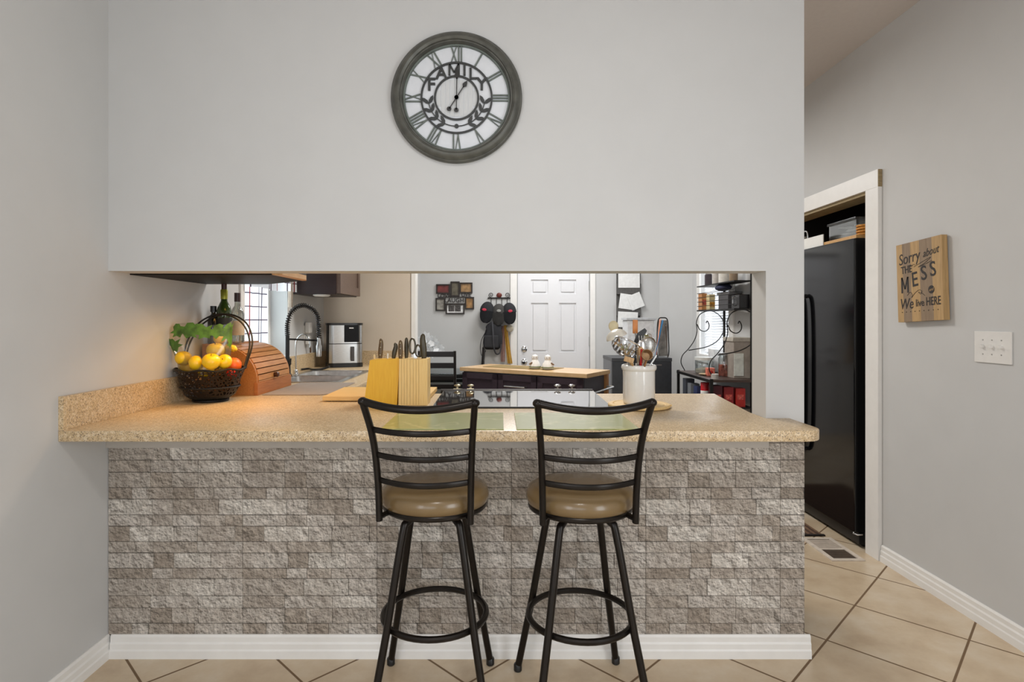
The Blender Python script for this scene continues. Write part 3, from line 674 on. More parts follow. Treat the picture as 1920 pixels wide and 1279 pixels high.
cu = MB().sheet(lambda u, v: Vector((-1.56+0.012*sin(u*22), 3.50+u*0.44*(1-0.12*(v))+0.03*v*0, 1.055+(1.0)*v)), 40, 20, 0.0015)
tag(cu.build('curtain', pm), 'white plaid curtain panel hanging in the kitchen window', 'curtain')
cu = MB().sheet(lambda u, v: Vector((-1.462+0.016*sin(u*40), 3.42+u*0.76, 1.485+0.60*v+0.006*sin(u*9))), 70, 6, 0.0015)
tag(cu.build('curtain_valance', pm), 'short plaid valance across the top of the kitchen window', 'curtain')
cu = MB().sheet(lambda u, v: Vector((-1.475+0.014*sin(u*26), 4.10+(u*0.09)*(0.35+0.65*min(1, v*2.2)), 1.38+(0.7)*v)), 20, 14, 0.0015)
tag(cu.build('curtain', mat('cream_curtain', (226, 214, 200), 0.9)), 'narrow gathered cream curtain end beside the dark wall cabinet', 'curtain')

# ------------------------------------------------------------------ sink, taps
sk = thing('kitchen_sink', 'stainless steel double bowl sink set in the counter', 'sink', (-1.185, 3.925, 0.915))
m = MB(); m.box(-0.235, 0.235, -0.405, -0.385+0.02, 0.0, 0.006, 0.002); m.box(-0.235, 0.235, 0.365, 0.405, 0, 0.006, 0.002); m.box(-0.235, -0.185, -0.365, 0.365, 0, 0.006, 0.002); m.box(0.195, 0.235, -0.365, 0.365, 0, 0.006, 0.002); m.box(-0.185, 0.195, -0.015, 0.015, 0, 0.006, 0.002)
m.build('rim', steel, sk)
sinkin = mat('sink_steel', (205, 204, 202), 0.35, metal=0.9)
for y0, y1 in ((-0.365, -0.015), (0.015, 0.365)):
    m = MB()
    def bowl(u, v, y0=y0, y1=y1):
        a = 2*pi*u; r = 1-0.14*v if v < 0.8 else (1-0.112)*(1-v)*5
        e = 0.25; cx = math.copysign(abs(cos(a))**e, cos(a)); cy = math.copysign(abs(sin(a))**e, sin(a))
        return Vector((0.005+0.19*cx*r, (y0+y1)/2+0.175*cy*r, 0.003-0.16*min(1, v/0.8)))
    m.sheet(bowl, 40, 10); bmesh.ops.remove_doubles(m.bm, verts=m.bm.verts[:], dist=0.0003); m.build('bowl', sinkin, sk)
fc = thing('kitchen_faucet', 'tall black spring faucet arching over the sink', 'faucet', (-1.40, 3.86, 0.921))
MB().lathe([(0, 0), (0.028, 0), (0.028, 0.01), (0.02, 0.02), (0.018, 0.11), (0.013, 0.13), (0.013, 0.27), (0, 0.27)], 16).build('column', blackm, fc)
arch = catmull([(0, 0, 0.27), (0.0, 0, 0.34), (0.025, 0, 0.42), (0.085, 0, 0.465), (0.15, 0, 0.452), (0.195, 0, 0.40), (0.205, 0, 0.33), (0.207, 0, 0.25)], 10)
MB().tube(arch, 0.007, 8).build('hose', blackm, fc)
hel = []
for i in range(len(arch)*6-6):
    s_ = i/6; k = int(s_); f_ = s_-k; p = arch[k].lerp(arch[min(k+1, len(arch)-1)], f_); d = (arch[min(k+1, len(arch)-1)]-arch[k]).normalized()
    n_ = d.cross(Vector((0, 1, 0))).normalized(); a = i*2*pi/11
    hel.append(p+n_*cos(a)*0.0145+Vector((0, 1, 0))*sin(a)*0.0145)
MB().tube(hel, 0.0032, 5).build('spring', blackm, fc)
MB().tube([(0.207, 0, 0.26), (0.207, 0, 0.21), (0.207, 0, 0.20), (0.207, 0, 0.13)], [0.011, 0.013, 0.018, 0.016], 14).build('spray_head', steel, fc)
MB().tube([(0, 0, 0.245), (0.207, 0, 0.235)], 0.006).build('support_arm', blackm, fc)
MB().tube([(0.01, -0.01, 0.07), (0.035, -0.05, 0.085), (0.05, -0.08, 0.12)], [0.01, 0.007, 0.005]).build('lever', blackm, fc)
ft = thing('filter_tap', 'slim chrome gooseneck tap behind the black faucet', 'tap', (-1.415, 4.06, 0.921))
MB().lathe([(0, 0), (0.018, 0), (0.016, 0.02), (0.008, 0.03), (0, 0.03)], 12).build('base', chrome, ft)
MB().tube(catmull([(0, 0, 0.02), (0, 0, 0.18), (0.01, 0, 0.24), (0.045, 0, 0.27), (0.085, 0, 0.25), (0.098, 0, 0.20), (0.098, 0, 0.18)], 6), 0.0055, 8).build('spout', steel, ft)
sd = thing('soap_dispenser', 'small black soap dispenser standing by the faucet', 'dispenser', (-1.29, 3.50, 0.9155))
MB().lathe([(0, 0), (0.022, 0), (0.024, 0.01), (0.024, 0.07), (0.012, 0.082), (0.008, 0.1), (0, 0.1)], 16).build('bottle', blackm, sd)
MB().tube([(0, 0, 0.09), (0, 0, 0.125), (0.005, -0.01, 0.135), (0.03, -0.02, 0.132)], 0.005).build('pump', blackm, sd)
dm = MB().prism([(-1.19, 2.93), (-0.90, 2.93), (-0.865, 2.96), (-0.865, 3.49), (-1.19, 3.49)], 0.9155, 0.9195)
tag(dm.build('drying_mat', mat('grey_mat', (148, 136, 126), 0.7, var=0.05)), 'flat grey drying mat between the bread box and the sink', 'mat')
og = thing('wall_outlet', 'white plug-in night light on the left wall past the window', 'outlet', (LX, 4.53, 1.19), 90)
MB().box(-0.05, 0.05, -0.006, 0, -0.06, 0.06, 0.002).build('plate', ceramic, og)
m = MB().box(-0.032, 0.032, -0.045, -0.006, 0.0, 0.085, 0.014, seg=4); m.build('night_light', ceramic, og)
m = MB().box(-0.025, 0.025, -0.035, -0.006, -0.085, -0.02, 0.01, seg=3); m.build('plug_adapter', ceramic, og)
MB().tube(catmull([(0, -0.03, -0.08), (0.01, -0.035, -0.11), (0.03, -0.03, -0.15)], 5), 0.006).build('cord', mat('brown_cord', (84, 60, 42), 0.5), og)
# air fryer
af = thing('air_fryer', 'black and stainless air fryer on the counter in the kitchen corner', 'air fryer', (-1.270, 4.77, 0.9155), 20)
def rr(w, d, r, n=6):
    out = []
    for cx, cy, a0 in ((w-r, -d+r, -90), (w-r, d-r, 0), (-w+r, d-r, 90), (-w+r, -d+r, 180)):
        out += [(cx+r*cos(R(a0+90*i/n)), cy+r*sin(R(a0+90*i/n))) for i in range(n+1)]
    return out
MB().prism(rr(0.142, 0.122, 0.055), 0.0, 0.03).build('base', blackm, af)
MB().prism(rr(0.136, 0.118, 0.05), 0.03, 0.335).build('body', mat('fryer_black', (22, 21, 20), 0.3), af)
MB().prism(rr(0.142, 0.122, 0.055), 0.335, 0.352).build('lid', mat('fryer_lid', (30, 28, 27), 0.3), af)
def wrap(z0, z1, a, b, off, name, mm):
    pts = []; N_ = 26
    P = rr(0.136+off, 0.118+off, 0.05+off, 8)
    P = [p for p in P if p[1] < -0.07]; P.sort(key=lambda p: p[0]); P = [p for p in P if a <= p[0] <= b]
    I = [(x*0.97, y+0.01) for x, y in P]
    m = MB(); m.prism(P+list(reversed(I)), z0, z1); return m.build(name, mm, af)
wrap(0.19, 0.334, -0.125, 0.16, 0.004, 'upper_band', steel); wrap(0.035, 0.184, -0.125, 0.16, 0.005, 'drawer', steel)
MB().box(-0.01, 0.105, -0.128, -0.115, 0.2, 0.335, 0.008, seg=3).build('display', mat('display_black', (14, 14, 16), 0.4, spec=0.2), af)
MB().box(0.028, 0.062, -0.1295, -0.1275, 0.308, 0.316).build('badge', ceramic, af)
m = MB(); m.box(0.04, 0.066, -0.155, -0.140, 0.05, 0.165, 0.006, seg=3); m.box(0.042, 0.064, -0.145, -0.12, 0.13, 0.165, 0.004); m.build('handle', mat('fryer_handle', (60, 56, 54), 0.3), af)
fk = thing('utensil_rest', 'small dark utensil lying on the counter left of the air fryer', 'utensil', (-1.38, 4.36, 0.9155))
MB().tube(catmull([(-0.1, 0, 0.008), (-0.05, 0.02, 0.012), (0.0, -0.02, 0.008), (0.06, 0.01, 0.012), (0.11, 0, 0.03)], 5), 0.008, 8).build('handle', blackm, fk)

# ------------------------------------------------------------------ bread box and bottles
bb = thing('bread_box', 'honey wood roll-top bread box beside the fruit basket', 'bread box', (-1.486, 2.925, 0.9155))
W, H, L = 0.272, 0.245, 0.455
def prof(a0=0, a1=90, n=14, o=0.0):
    return [(W-0.175+(0.175+o)*cos(R(a))-0.0, H-0.175+(0.175+o)*sin(R(a))) for a in [a0+(a1-a0)*i/n for i in range(n+1)]]
YZ = Matrix(((1, 0, 0, 0), (0, 0, 1, 0), (0, 1, 0, 0), (0, 0, 0, 1)))
side = [(0, 0), (W, 0), (W, 0.06)]+prof(0, 90)+[(0, H)]
MB().prism(side, 0, 0.018, YZ).build('side_panel', bread_wood, bb); MB().prism(side, L-0.018, L, YZ).build('side_panel', bread_wood, bb)
m = MB(); m.box(0.0, 0.012, 0.018, L-0.018, 0, H); m.box(0, W-0.01, 0.018, L-0.018, 0, 0.012); m.box(0, W-0.175, 0.0, L, H-0.004, H+0.012, 0.003); m.build('case', bread_wood, bb)
MB().box(W-0.012, W+0.008, -0.006, L+0.006, 0, 0.062, 0.003).build('front_rail', wood('darker_wood', (150, 88, 42), (172, 106, 54), 10, (1, 1, 14)), bb)
m = MB(); ns = 9
for i in range(ns):
    a0, a1 = 90-i*90/ns, 90-(i+1)*90/ns
    a = prof(a0-0.8, a1+0.8, 2, 0.004); b_ = prof(a1+0.8, a0-0.8, 2, -0.008)
    m.prism(a+b_, 0.016, L-0.016, YZ)
m.box(W-0.008, W+0.004, 0.016, L-0.016, 0.0635, H-0.175)
m.build('roll_top', bread_wood2, bb)
MB().lathe([(0, 0), (0.012, 0), (0.015, 0.018), (0.009, 0.024), (0, 0.024)], 14, M=Matrix.Translation((W+0.004, L*0.48, 0.085)) @ Matrix.Rotation(R(90), 4, 'Y')).build('knob', mat('dark_knob', (70, 40, 24), 0.35), bb)
TB = 0.9155+H+0.012
green_glass = mat('green_bottle_glass', (44, 62, 22), 0.1, var=0.2, coat=0.6); dark_glass = mat('dark_bottle_glass', (22, 24, 18), 0.12, coat=0.6)
bt = thing('wine_bottle', 'tall green glass bottle with gold neck behind the fruit basket', 'bottle', (-1.405, 2.985, TB))
MB().lathe([(0, 0), (0.034, 0), (0.036, 0.006), (0.036, 0.16), (0.030, 0.185), (0.016, 0.215), (0.0145, 0.25), (0, 0.25)], 24).build('body', green_glass, bt)
MB().lathe([(0.0145, 0.225), (0.0165, 0.225), (0.0175, 0.27), (0.0145, 0.275), (0, 0.275)], 18).build('neck_foil', mat('gold_green_foil', (150, 150, 50), 0.3, metal=0.4), bt)
MB().lathe([(0, 0.275), (0.013, 0.275), (0.013, 0.31), (0.009, 0.315), (0, 0.315)], 14).build('cap', mat('dark_red_cap', (60, 30, 22), 0.4), bt)
MB().lathe([(0.0365, 0.06), (0.037, 0.065), (0.037, 0.125), (0.0365, 0.13)], 24).build('label', mat('dark_label', (28, 30, 26), 0.6), bt)
b2 = thing('glass_bottle', 'clear glass bottle with dark cap left of the kitchen window', 'bottle', (-1.385, 3.09, TB))
MB().lathe([(0, 0), (0.032, 0), (0.034, 0.006), (0.034, 0.15), (0.026, 0.175), (0.014, 0.195), (0.013, 0.215), (0, 0.215)], 24).build('body', clear_mat('bottle_glass', (225, 228, 222), 0.18), b2)
MB().lathe([(0, 0.215), (0.015, 0.215), (0.015, 0.262), (0, 0.262)], 16).build('cap', mat('brown_cap', (52, 26, 24), 0.4), b2)
MB().lathe([(0.0345, 0.04), (0.035, 0.045), (0.035, 0.11), (0.0345, 0.115)], 24).build('label', mat('pale_label', (210, 190, 160), 0.7), b2)
b3 = thing('dark_bottle', 'short dark bottle with black cap left of the green bottle', 'bottle', (-1.452, 2.97, TB))
MB().lathe([(0, 0), (0.026, 0), (0.028, 0.006), (0.028, 0.12), (0.018, 0.14), (0.011, 0.15), (0.011, 0.16), (0, 0.16)], 20).build('body', dark_glass, b3)
MB().lathe([(0, 0.16), (0.015, 0.16), (0.015, 0.19), (0, 0.19)], 14).build('cap', blackm, b3)

# ------------------------------------------------------------------ fruit basket
def perf_mat():
    m, N, b = base_mat('pierced_black_metal'); v = N.new('ShaderNodeTexCoord').outputs['Object']
    vo = N.new('ShaderNodeTexVoronoi'); vo.feature = 'DISTANCE_TO_EDGE'; vo.inputs['Scale'].default_value = 62; N.link(v, vo.inputs['Vector'])
    b.inputs['Base Color'].default_value = lin((28, 20, 18)); b.inputs['Roughness'].default_value = 0.35; b.inputs['Metallic'].default_value = 0.5
    N.link(N.math('LESS_THAN', vo.outputs['Distance'], 0.17), b.inputs['Alpha']); return m
fbk = thing('fruit_basket', 'round pierced black metal fruit basket with tall hoop handles', 'basket', (-1.350, 2.735, 0.9155))
m = MB().lathe([(0.105, 0.028), (0.122, 0.06), (0.130, 0.10), (0.150, 0.148)], 40); m.build('lattice_wall', perf_mat(), fbk, ang=80)
m = MB().lathe([(0, 0.012), (0.08, 0.012), (0.105, 0.028), (0.108, 0.034), (0.078, 0.02), (0, 0.018)], 40); m.build('dish', iron, fbk)
m = MB()
for r_, z_ in ((0.151, 0.15), (0.126, 0.068)): m.tube([(r_*cos(a*pi/20), r_*sin(a*pi/20), z_+(0.004*sin(a*pi/20*8) if r_ > 0.15 else 0)) for a in range(40)], 0.0042, 8, closed=True)
m.build('rim', iron, fbk)
m = MB().tube([(0.075*cos(a*pi/16), 0.075*sin(a*pi/16), 0.005) for a in range(32)], 0.005, 8, closed=True)
for a in (30, 150, 270): m.tube([(0.075*cos(R(a)), 0.075*sin(R(a)), 0.005), (0.07*cos(R(a)), 0.07*sin(R(a)), 0.014)], 0.006)
m.build('foot_ring', iron, fbk)
for yo in (-0.015, 0.015):
    MB().tube(catmull([(-0.146, 0.03+yo*0.5, 0.15), (-0.15, 0.09+yo, 0.27), (-0.10, 0.12+yo*1.6, 0.365), (0.0, 0.13+yo*2, 0.405), (0.10, 0.12+yo*1.6, 0.365), (0.15, 0.09+yo, 0.27), (0.146, 0.03+yo*0.5, 0.15)], 8), 0.0042, 8).build('hoop_handle', iron, fbk)
apple_m = mat('yellow_apple_skin', (224, 186, 20), 0.38, var=0.12, scale=18, coat=0.2)
def apple(px, py, Y, r, label, rx, rz):
    p = at(px, py, Y); t = thing('yellow_apple', label, 'apple', p, 0, 'yellow apples in the fruit basket')
    M = Matrix.Rotation(R(rz), 4, 'Z') @ Matrix.Rotation(R(rx), 4, 'X')
    pr = [(r*sin(a)*(1+0.04*cos(a)), r*(0.92*cos(a)-0.22*math.exp(-(a/0.35)**2)+0.12*math.exp(-((pi-a)/0.3)**2))) for a in [pi*i/16 for i in range(17)]]
    pr[0] = (0, pr[0][1]); pr[-1] = (0, pr[-1][1])
    MB().lathe(pr, 24, M=M).build('flesh', apple_m, t, ang=80)
    MB().tube([(0, 0, r*0.66), (0.002, 0, r*0.95)], 0.0016, 6).xf(M).build('stem', mat('apple_stem', (70, 50, 24), 0.7), t)
apple(344, 672, 2.66, 0.036, 'leftmost yellow apple in the fruit basket', -25, 0)
apple(367, 681, 2.63, 0.034, 'second yellow apple from the left, dimple facing left', -80, -60)
apple(396, 678, 2.61, 0.039, 'large yellow apple at the front centre of the fruit basket', 20, 20)
apple(421, 678, 2.66, 0.033, 'yellow apple at the right end of the front row in the basket', 60, 0)
apple(404, 657, 2.69, 0.039, 'large yellow apple on top of the front row', 10, 0)
apple(412, 635, 2.74, 0.028, 'highest small yellow apple under the leaf print', 0, 0)
apple(352, 688, 2.72, 0.034, 'yellow apple half hidden low behind the leftmost apple', 0, 0)
apple(385, 694, 2.76, 0.038, 'yellow apple buried deep in the middle of the basket', 0, 0)
bn = thing('banana', 'yellow banana sticking out at the right of the fruit', 'banana', at(424, 652, 2.80))
MB().tube(catmull([(-0.05, 0.03, -0.045), (-0.02, 0.01, -0.012), (0.01, 0, 0.0), (0.04, 0, -0.006), (0.052, 0, -0.012)], 5), [0.008]+[0.016]*15+[0.012, 0.01, 0.008, 0.006, 0.005], 10).build('fruit', mat('banana_skin', (222, 190, 40), 0.45), bn)
orange_m = mat('orange_skin', (226, 96, 22), 0.42, var=0.06, scale=120, bump=0.3)
tag(MB().ball((0, 0, 0), 0.036).build('orange', orange_m, loc=at(438, 685, 2.75)), 'bright orange fruit at the right side of the basket', 'orange')
tag(MB().ball((0, 0, 0), 0.03, (1, 1, 0.9)).build('tomato', mat('tomato_skin', (190, 40, 24), 0.25), loc=at(434, 700, 2.74)), 'red tomato seen through the right side of the basket', 'tomato')
bag = thing('produce_bag', 'clear plastic bag printed with green leaves around the yellow apples', 'bag', at(378, 690, 2.69))
def bagf(u, v, o=0.0):
    a = u*2*pi; wx = (0.098+0.062*v+o)*(1+0.03*sin(a*5+v*4)); wy = (0.082-0.045*v+o)*(1+0.05*sin(a*4-v*3))
    return Vector((wx*cos(a)+0.008*sin(v*5)+0.0*v, wy*sin(a), -0.025+0.225*v+0.012*sin(a*3+1)*v+0.012*cos(a)*v))
MB().sheet(bagf, 48, 16).build('film', clearp, bag, ang=80)
lf = mat('leaf_print_green', (74, 116, 38), 0.5, var=0.55, scale=28)
def leaf(u0, v0, su, sv, rot):
    m = MB(); pts = [(0, -1), (0.42, -0.55), (1.0, -0.5), (0.62, -0.1), (1.15, 0.3), (0.5, 0.35), (0.45, 0.85), (0, 1.1), (-0.45, 0.85), (-0.5, 0.35), (-1.15, 0.3), (-0.62, -0.1), (-1.0, -0.5), (-0.42, -0.55)]
    c, s = cos(R(rot)), sin(R(rot)); P3 = []
    ctr = m.bm.verts.new(bagf(u0, v0, 0.0018)); ring = []; mid = []
    for x, y in pts:
        x, y = x*c-y*s, x*s+y*c
        mid.append(m.bm.verts.new(bagf(u0+su*x*0.5, v0+sv*y*0.5, 0.0018))); ring.append(m.bm.verts.new(bagf(u0+su*x, v0+sv*y, 0.0018)))
    n = len(pts)
    for i in range(n): m.bm.faces.new((ctr, mid[i], mid[(i+1) % n])); m.bm.faces.new((mid[i], ring[i], ring[(i+1) % n], mid[(i+1) % n]))
    return m.build('leaf_print', lf, bag, ang=80)
for a in ((0.605, 0.60, 0.065, 0.15, 20), (0.55, 0.74, 0.05, 0.13, 80), (0.66, 0.86, 0.05, 0.14, 10), (0.72, 0.84, 0.05, 0.16, -20), (0.79, 0.85, 0.055, 0.16, 40), (0.86, 0.87, 0.05, 0.15, 0), (0.93, 0.82, 0.055, 0.19, 25), (0.53, 0.45, 0.03, 0.14, 0), (0.965, 0.62, 0.03, 0.15, 0)): leaf(*a)

# ------------------------------------------------------------------ boards, knife blocks, trivet, mats
cb = thing('cutting_board', 'thick wooden cutting board lying flat behind the knife blocks', 'cutting board', (-0.575, 2.885, 0.9155))
MB().box(-0.245, 0.243, -0.18, 0.20, 0.003, 0.024, 0.003).build('board', board_wood, cb)
m = MB()
for x in (-0.22, 0.22):
    for y in (-0.16, 0.17): m.box(x-0.01, x+0.01, y-0.01, y+0.01, 0, 0.003)
m.build('foot_pad', blackm, cb)
kb = thing('knife_block', 'bright yellow wooden knife block slanting left behind the left stool', 'knife block', (-0.528, 2.60, 0.9155))
MB().prism([(-0.077, 0), (0.070, 0), (0.083, 0.205), (-0.050, 0.198)], 0, 0.10, FACE).build('block', yellow_pine, kb)
kp = thing('knife_block', 'pale pine knife block with dark grooves right of the yellow one', 'knife block', (-0.387, 2.585, 0.9155))
m = MB(); m.prism([(-0.062, 0), (0.066, 0), (0.066, 0.204), (-0.058, 0.204)], 0, 0.11, FACE)
m.build('block', pine, kp)
m = MB()
for x in (-0.048, -0.036, -0.024, -0.010, 0.004, 0.016, 0.028): m.box(x-0.0006, x+0.0006, -0.0006, 0.001, 0.002, 0.203)
m.build('groove', mat('groove_brown', (168, 126, 66), 0.7), kp)
TK = 0.9155+0.204
olive = mat('olive_black_handle', (66, 58, 38), 0.35, var=0.25); wood_h = mat('brown_handle', (96, 74, 44), 0.4, var=0.2)
def knife(px, top, wpx, mm, curve, label, Y=2.65, rivets=True, bot=674):
    z0 = TK-0.0; b = at(px, bot, Y); z1 = at(px, top, Y).z; h = z1-z0; w_ = wpx*Y/FPX/2
    t = thing('knife', label, 'knife', (b.x, Y, z0), 0, 'knives in the knife blocks')
    q = catmull([(0, 0, 0.0), (curve*0.3, 0, h*0.35), (curve, 0, h*0.75), (curve*0.6, 0, h)], 6)
    n = len(q); rr_ = [w_*(0.75+0.25*sin(pi*i/(n-1)*1.2)) for i in range(n)]; rr_[-1] *= 0.45; rr_[-2] *= 0.8
    MB().tube(q, rr_, 12, flat=(0.7, 1.0)).build('handle', mm, t)
    if rivets:
        m = MB()
        for f_ in (0.2, 0.5, 0.8): p = q[int(f_*(n-1))]; m.ball((p.x, -w_*0.72, p.z), 0.0028, (1, 0.5, 1))
        m.build('rivet', brass, t)
    return t
knife(713, 635, 9, wood_h, 0.004, 'riveted brown knife handle rising from the yellow block', 2.64, bot=676)
knife(738, 643, 9, olive, 0.010, 'curved olive knife handle leaning at the gap between blocks', 2.64, rivets=False)
knife(751, 638, 9, wood_h, 0.0, 'riveted brown knife handle left of the slim dark one', 2.62)
knife(762, 633, 8, olive, 0.0, 'slim dark knife handle just left of the scissors', 2.66, rivets=False)
knife(795, 626, 12, olive, -0.006, 'tallest thick dark knife handle at the right end of the pine block', 2.64, rivets=False)
kk = knife(727, 660, 3, paper, 0, 'thin white handled knife standing in the yellow block', 2.66, rivets=False, bot=678); kk.location.z -= 0.006
kk = knife(697, 662, 4, mat('cream_handle', (226, 200, 150), 0.4), 0, 'short cream handled knife at the left edge of the yellow block', 2.64, rivets=False, bot=678); kk.location.z -= 0.006; kk.location.x += 0.012
scs = thing('scissors', 'kitchen scissors with black loop handles in the pine block', 'scissors', (at(779, 672, 2.64).x, 2.64, TK))
m = MB(); m.tube([(0.022*0.6*cos(a*pi/10)-0.014, 0, 0.055+0.034*sin(a*pi/10)) for a in range(20)], 0.0042, 8, closed=True)
m.tube([(0.022*0.55*cos(a*pi/10)+0.012, 0, 0.034+0.026*sin(a*pi/10)) for a in range(20)], 0.0042, 8, closed=True)
m.build('loop', olive, scs)
MB().box(-0.008, 0.008, -0.002, 0.002, -0.0, 0.022).build('blade', steel, scs)
tv = thing('round_trivet', 'round wooden board under the white utensil crock', 'trivet', (0.600, 2.54, 0.9155))
MB().lathe([(0, 0), (0.125, 0), (0.132, 0.004), (0.132, 0.011), (0.128, 0.015), (0.112, 0.015), (0.109, 0.0125), (0.106, 0.015), (0, 0.015)], 56).build('board', trivet_wood, tv)
MB().box(0.118, 0.140, -0.012, 0.012, 0.003, 0.011, 0.003).build('grip', trivet_wood, tv)
def matm():
    m, N, b = base_mat('green_glass_mat'); v = N.new('ShaderNodeTexCoord').outputs['Object']
    f = N.noise(v, 9, 2, 0.4); f2 = N.noise(v, 26, 2, 0.4)
    c = N.mix(N.ramp(f, [(0.52, (0, 0, 0, 1)), (0.56, (0.5, 0.5, 0.5, 1)), (0.60, (0, 0, 0, 1))]), lin((160, 164, 106)), lin((212, 206, 150)))
    c = N.mix(N.math('MULTIPLY', f2, 0.35), c, lin((146, 148, 92)))
    N.link(c, b.inputs['Base Color']); b.inputs['Roughness'].default_value = 0.16; return m
gm = matm()
for nm, x0, x1, lb in (('placemat', -0.41, 0.012, 'green glass placemat on the counter behind the left stool'), ('placemat', 0.056, 0.478, 'green glass placemat on the counter behind the right stool')):
    o = MB().box(x0, x1, 2.005, 2.36, 0.9152, 0.9195, 0.0015).build(nm, gm); tag(o, lb, 'placemat')

# ------------------------------------------------------------------ crock with utensils
CK = Vector((0.600, 2.54, 0.9310))
ck = thing('utensil_crock', 'white ceramic crock full of cooking utensils', 'crock', CK)
MB().lathe([(0, 0), (0.062, 0), (0.066, 0.004), (0.068, 0.012), (0.068, 0.142), (0.073, 0.147), (0.075, 0.156), (0.073, 0.165), (0.069, 0.168), (0.064, 0.166), (0.062, 0.158), (0.062, 0.012), (0, 0.01)], 48).build('pot', ceramic, ck)
g = 'utensils in the white crock'
def uten(name, label, base, px, py, Y, head=None, mm=steel, r=0.0045, rtip=None):
    b = CK+Vector((base[0], base[1], 0.02)); tip = at(px, py, Y)
    f_ = (0.165-0.02)/(tip.z-b.z); rp = b.lerp(tip, f_); off = Vector((rp.x-CK.x, rp.y-CK.y)); 
    if off.length > 0.052:                      # keep the shaft inside the rim
        rp2 = CK+Vector((off.x, off.y, 0)).normalized()*0.052; rp2.z = rp.z
        b = tip+(rp2-tip)*((tip.z-b.z)/(tip.z-rp.z))
        o2 = Vector((b.x-CK.x, b.y-CK.y)); 
        if o2.length > 0.052: k2 = 0.052/o2.length; b.x = CK.x+o2.x*k2; b.y = CK.y+o2.y*k2
    t = thing(name, label, 'utensil', b, 0, g)
    q = [Vector((0, 0, 0)), (tip-b)*0.5, tip-b]
    MB().tube(q, [r, r, rtip or r], 8, flat=(1.0, 0.7)).build('handle', mm, t)
    return t, tip-b
t, d = uten('ladle', 'white domed ladle leaning out left of the crock', (0.03, 0.02), 1172, 640, 2.52)
m = MB().lathe([(0.046*sin(a*pi/20), 0.036*cos(a*pi/20)) for a in range(0, 11)]+[(0.044*sin(a*pi/20), 0.034*cos(a*pi/20)) for a in range(10, -1, -1)], 28, M=Matrix.Translation(d+Vector((-0.035, 0, 0.016))) @ Matrix.Rotation(R(-22), 4, 'Y')); m.build('bowl', mat('white_enamel', (214, 208, 196), 0.3), t, ang=80)
t, d = uten('wooden_spoon', 'pale wooden spoon behind the ladle at the far left of the crock', (0.03, -0.02), 1152, 620, 2.60, mm=utensil_wood, r=0.005)
MB().ball(d+Vector((-0.004, 0, 0.02)), 0.022, (1, 0.3, 1.1)).build('spoon_head', mat('pale_spoon', (210, 196, 160), 0.6), t)
t, d = uten('skimmer', 'big slotted steel skimmer bowl leaning left over the crock rim', (0.03, 0.03), 1172, 668, 2.50)
m = MB()
Mk = Matrix.Translation(d+Vector((0.006, 0.0, 0.052))) @ Matrix.Rotation(R(26), 4, 'Y') @ Matrix.Rotation(R(-14), 4, 'X')
R0 = 0.064
for i in range(11):
    a0 = (i+0.1)/11*pi; a1 = (i+0.68)/11*pi
    m.sheet(lambda u, v, a0=a0, a1=a1: Vector((-R0*cos(a0+(a1-a0)*u), R0*sin(a0+(a1-a0)*u)*cos(pi*(0.06+0.88*v)), -R0*0.85*sin(a0+(a1-a0)*u)*sin(pi*(0.06+0.88*v)))), 3, 14, 0.0012)
m.tube([(R0*cos(a*pi/16), R0*sin(a*pi/16), 0) for a in range(32)], 0.0038, 8, closed=True)
m.xf(Mk); m.build('slotted_bowl', chrome, t)
t, d = uten('wooden_spatula', 'broad light wooden spatula low at the left of the crock mouth', (0.02, -0.03), 1183, 676, 2.47, mm=utensil_wood, r=0.006)
MB().box(-0.03, 0.012, -0.003, 0.003, -0.01, 0.012, 0.0028, M=Matrix.Translation(d) @ Matrix.Rotation(R(15), 4, 'Y')).build('blade', utensil_wood, t)
t, d = uten('silicone_spatula', 'orange silicone spatula standing highest in the crock', (0.02, 0.03), 1191, 622, 2.57)
MB().box(-0.011, 0.011, -0.004, 0.004, -0.008, 0.052, 0.0038, seg=3, M=Matrix.Translation(d)).build('blade', mat('orange_silicone', (206, 128, 60), 0.4), t)
t, d = uten('turner', 'black slanted spatula blade right of the orange one', (-0.03, 0.0), 1193, 643, 2.52, mm=blackm)
MB().prism([(-0.012, 0), (0.014, -0.004), (0.046, 0.052), (0.036, 0.064), (0.004, 0.042)], -0.0015, 0.0015, Matrix.Translation(d) @ FACE).build('blade', blackm, t)
t, d = uten('slotted_spoon', 'steel fork-ended spoon in the middle of the crock', (-0.01, -0.02), 1203, 655, 2.49)
MB().ball(d+Vector((0, 0, 0.012)), 0.021, (1, 0.25, 1.3)).build('spoon_head', chrome, t)
m = MB()
for x in (-0.010, 0, 0.010): m.tube([d+Vector((x, 0, 0.03)), d+Vector((x*1.1, 0, 0.058))], 0.0022, 6)
m.build('tines', chrome, t)
t, d = uten('wooden_spoon', 'brown wooden spoon head at the centre of the crock', (0.01, -0.04), 1201, 664, 2.46, mm=utensil_wood, r=0.005)
MB().ball(d+Vector((0, 0, 0.012)), 0.016, (1, 0.3, 1.2)).build('spoon_head', utensil_wood, t)
t, d = uten('strainer', 'round steel mesh strainer at the right of the crock', (-0.02, 0.01), 1214, 660, 2.51)
m = MB().ball(d+Vector((0.004, 0, 0.028)), 0.031, (1, 0.35, 1.15), 20); m.build('mesh_cup', mat('steel_mesh', (170, 168, 164), 0.3, metal=0.7, var=0.5, scale=260), t)
MB().tube([d+Vector((0.004+0.032*cos(a*pi/12), -0.004, 0.028+0.036*sin(a*pi/12))) for a in range(24)], 0.003, 6, closed=True).build('rim', chrome, t)
t, d = uten('whisk', 'steel whisk behind the strainer at the right of the crock', (-0.03, 0.03), 1216, 662, 2.60)
m = MB()
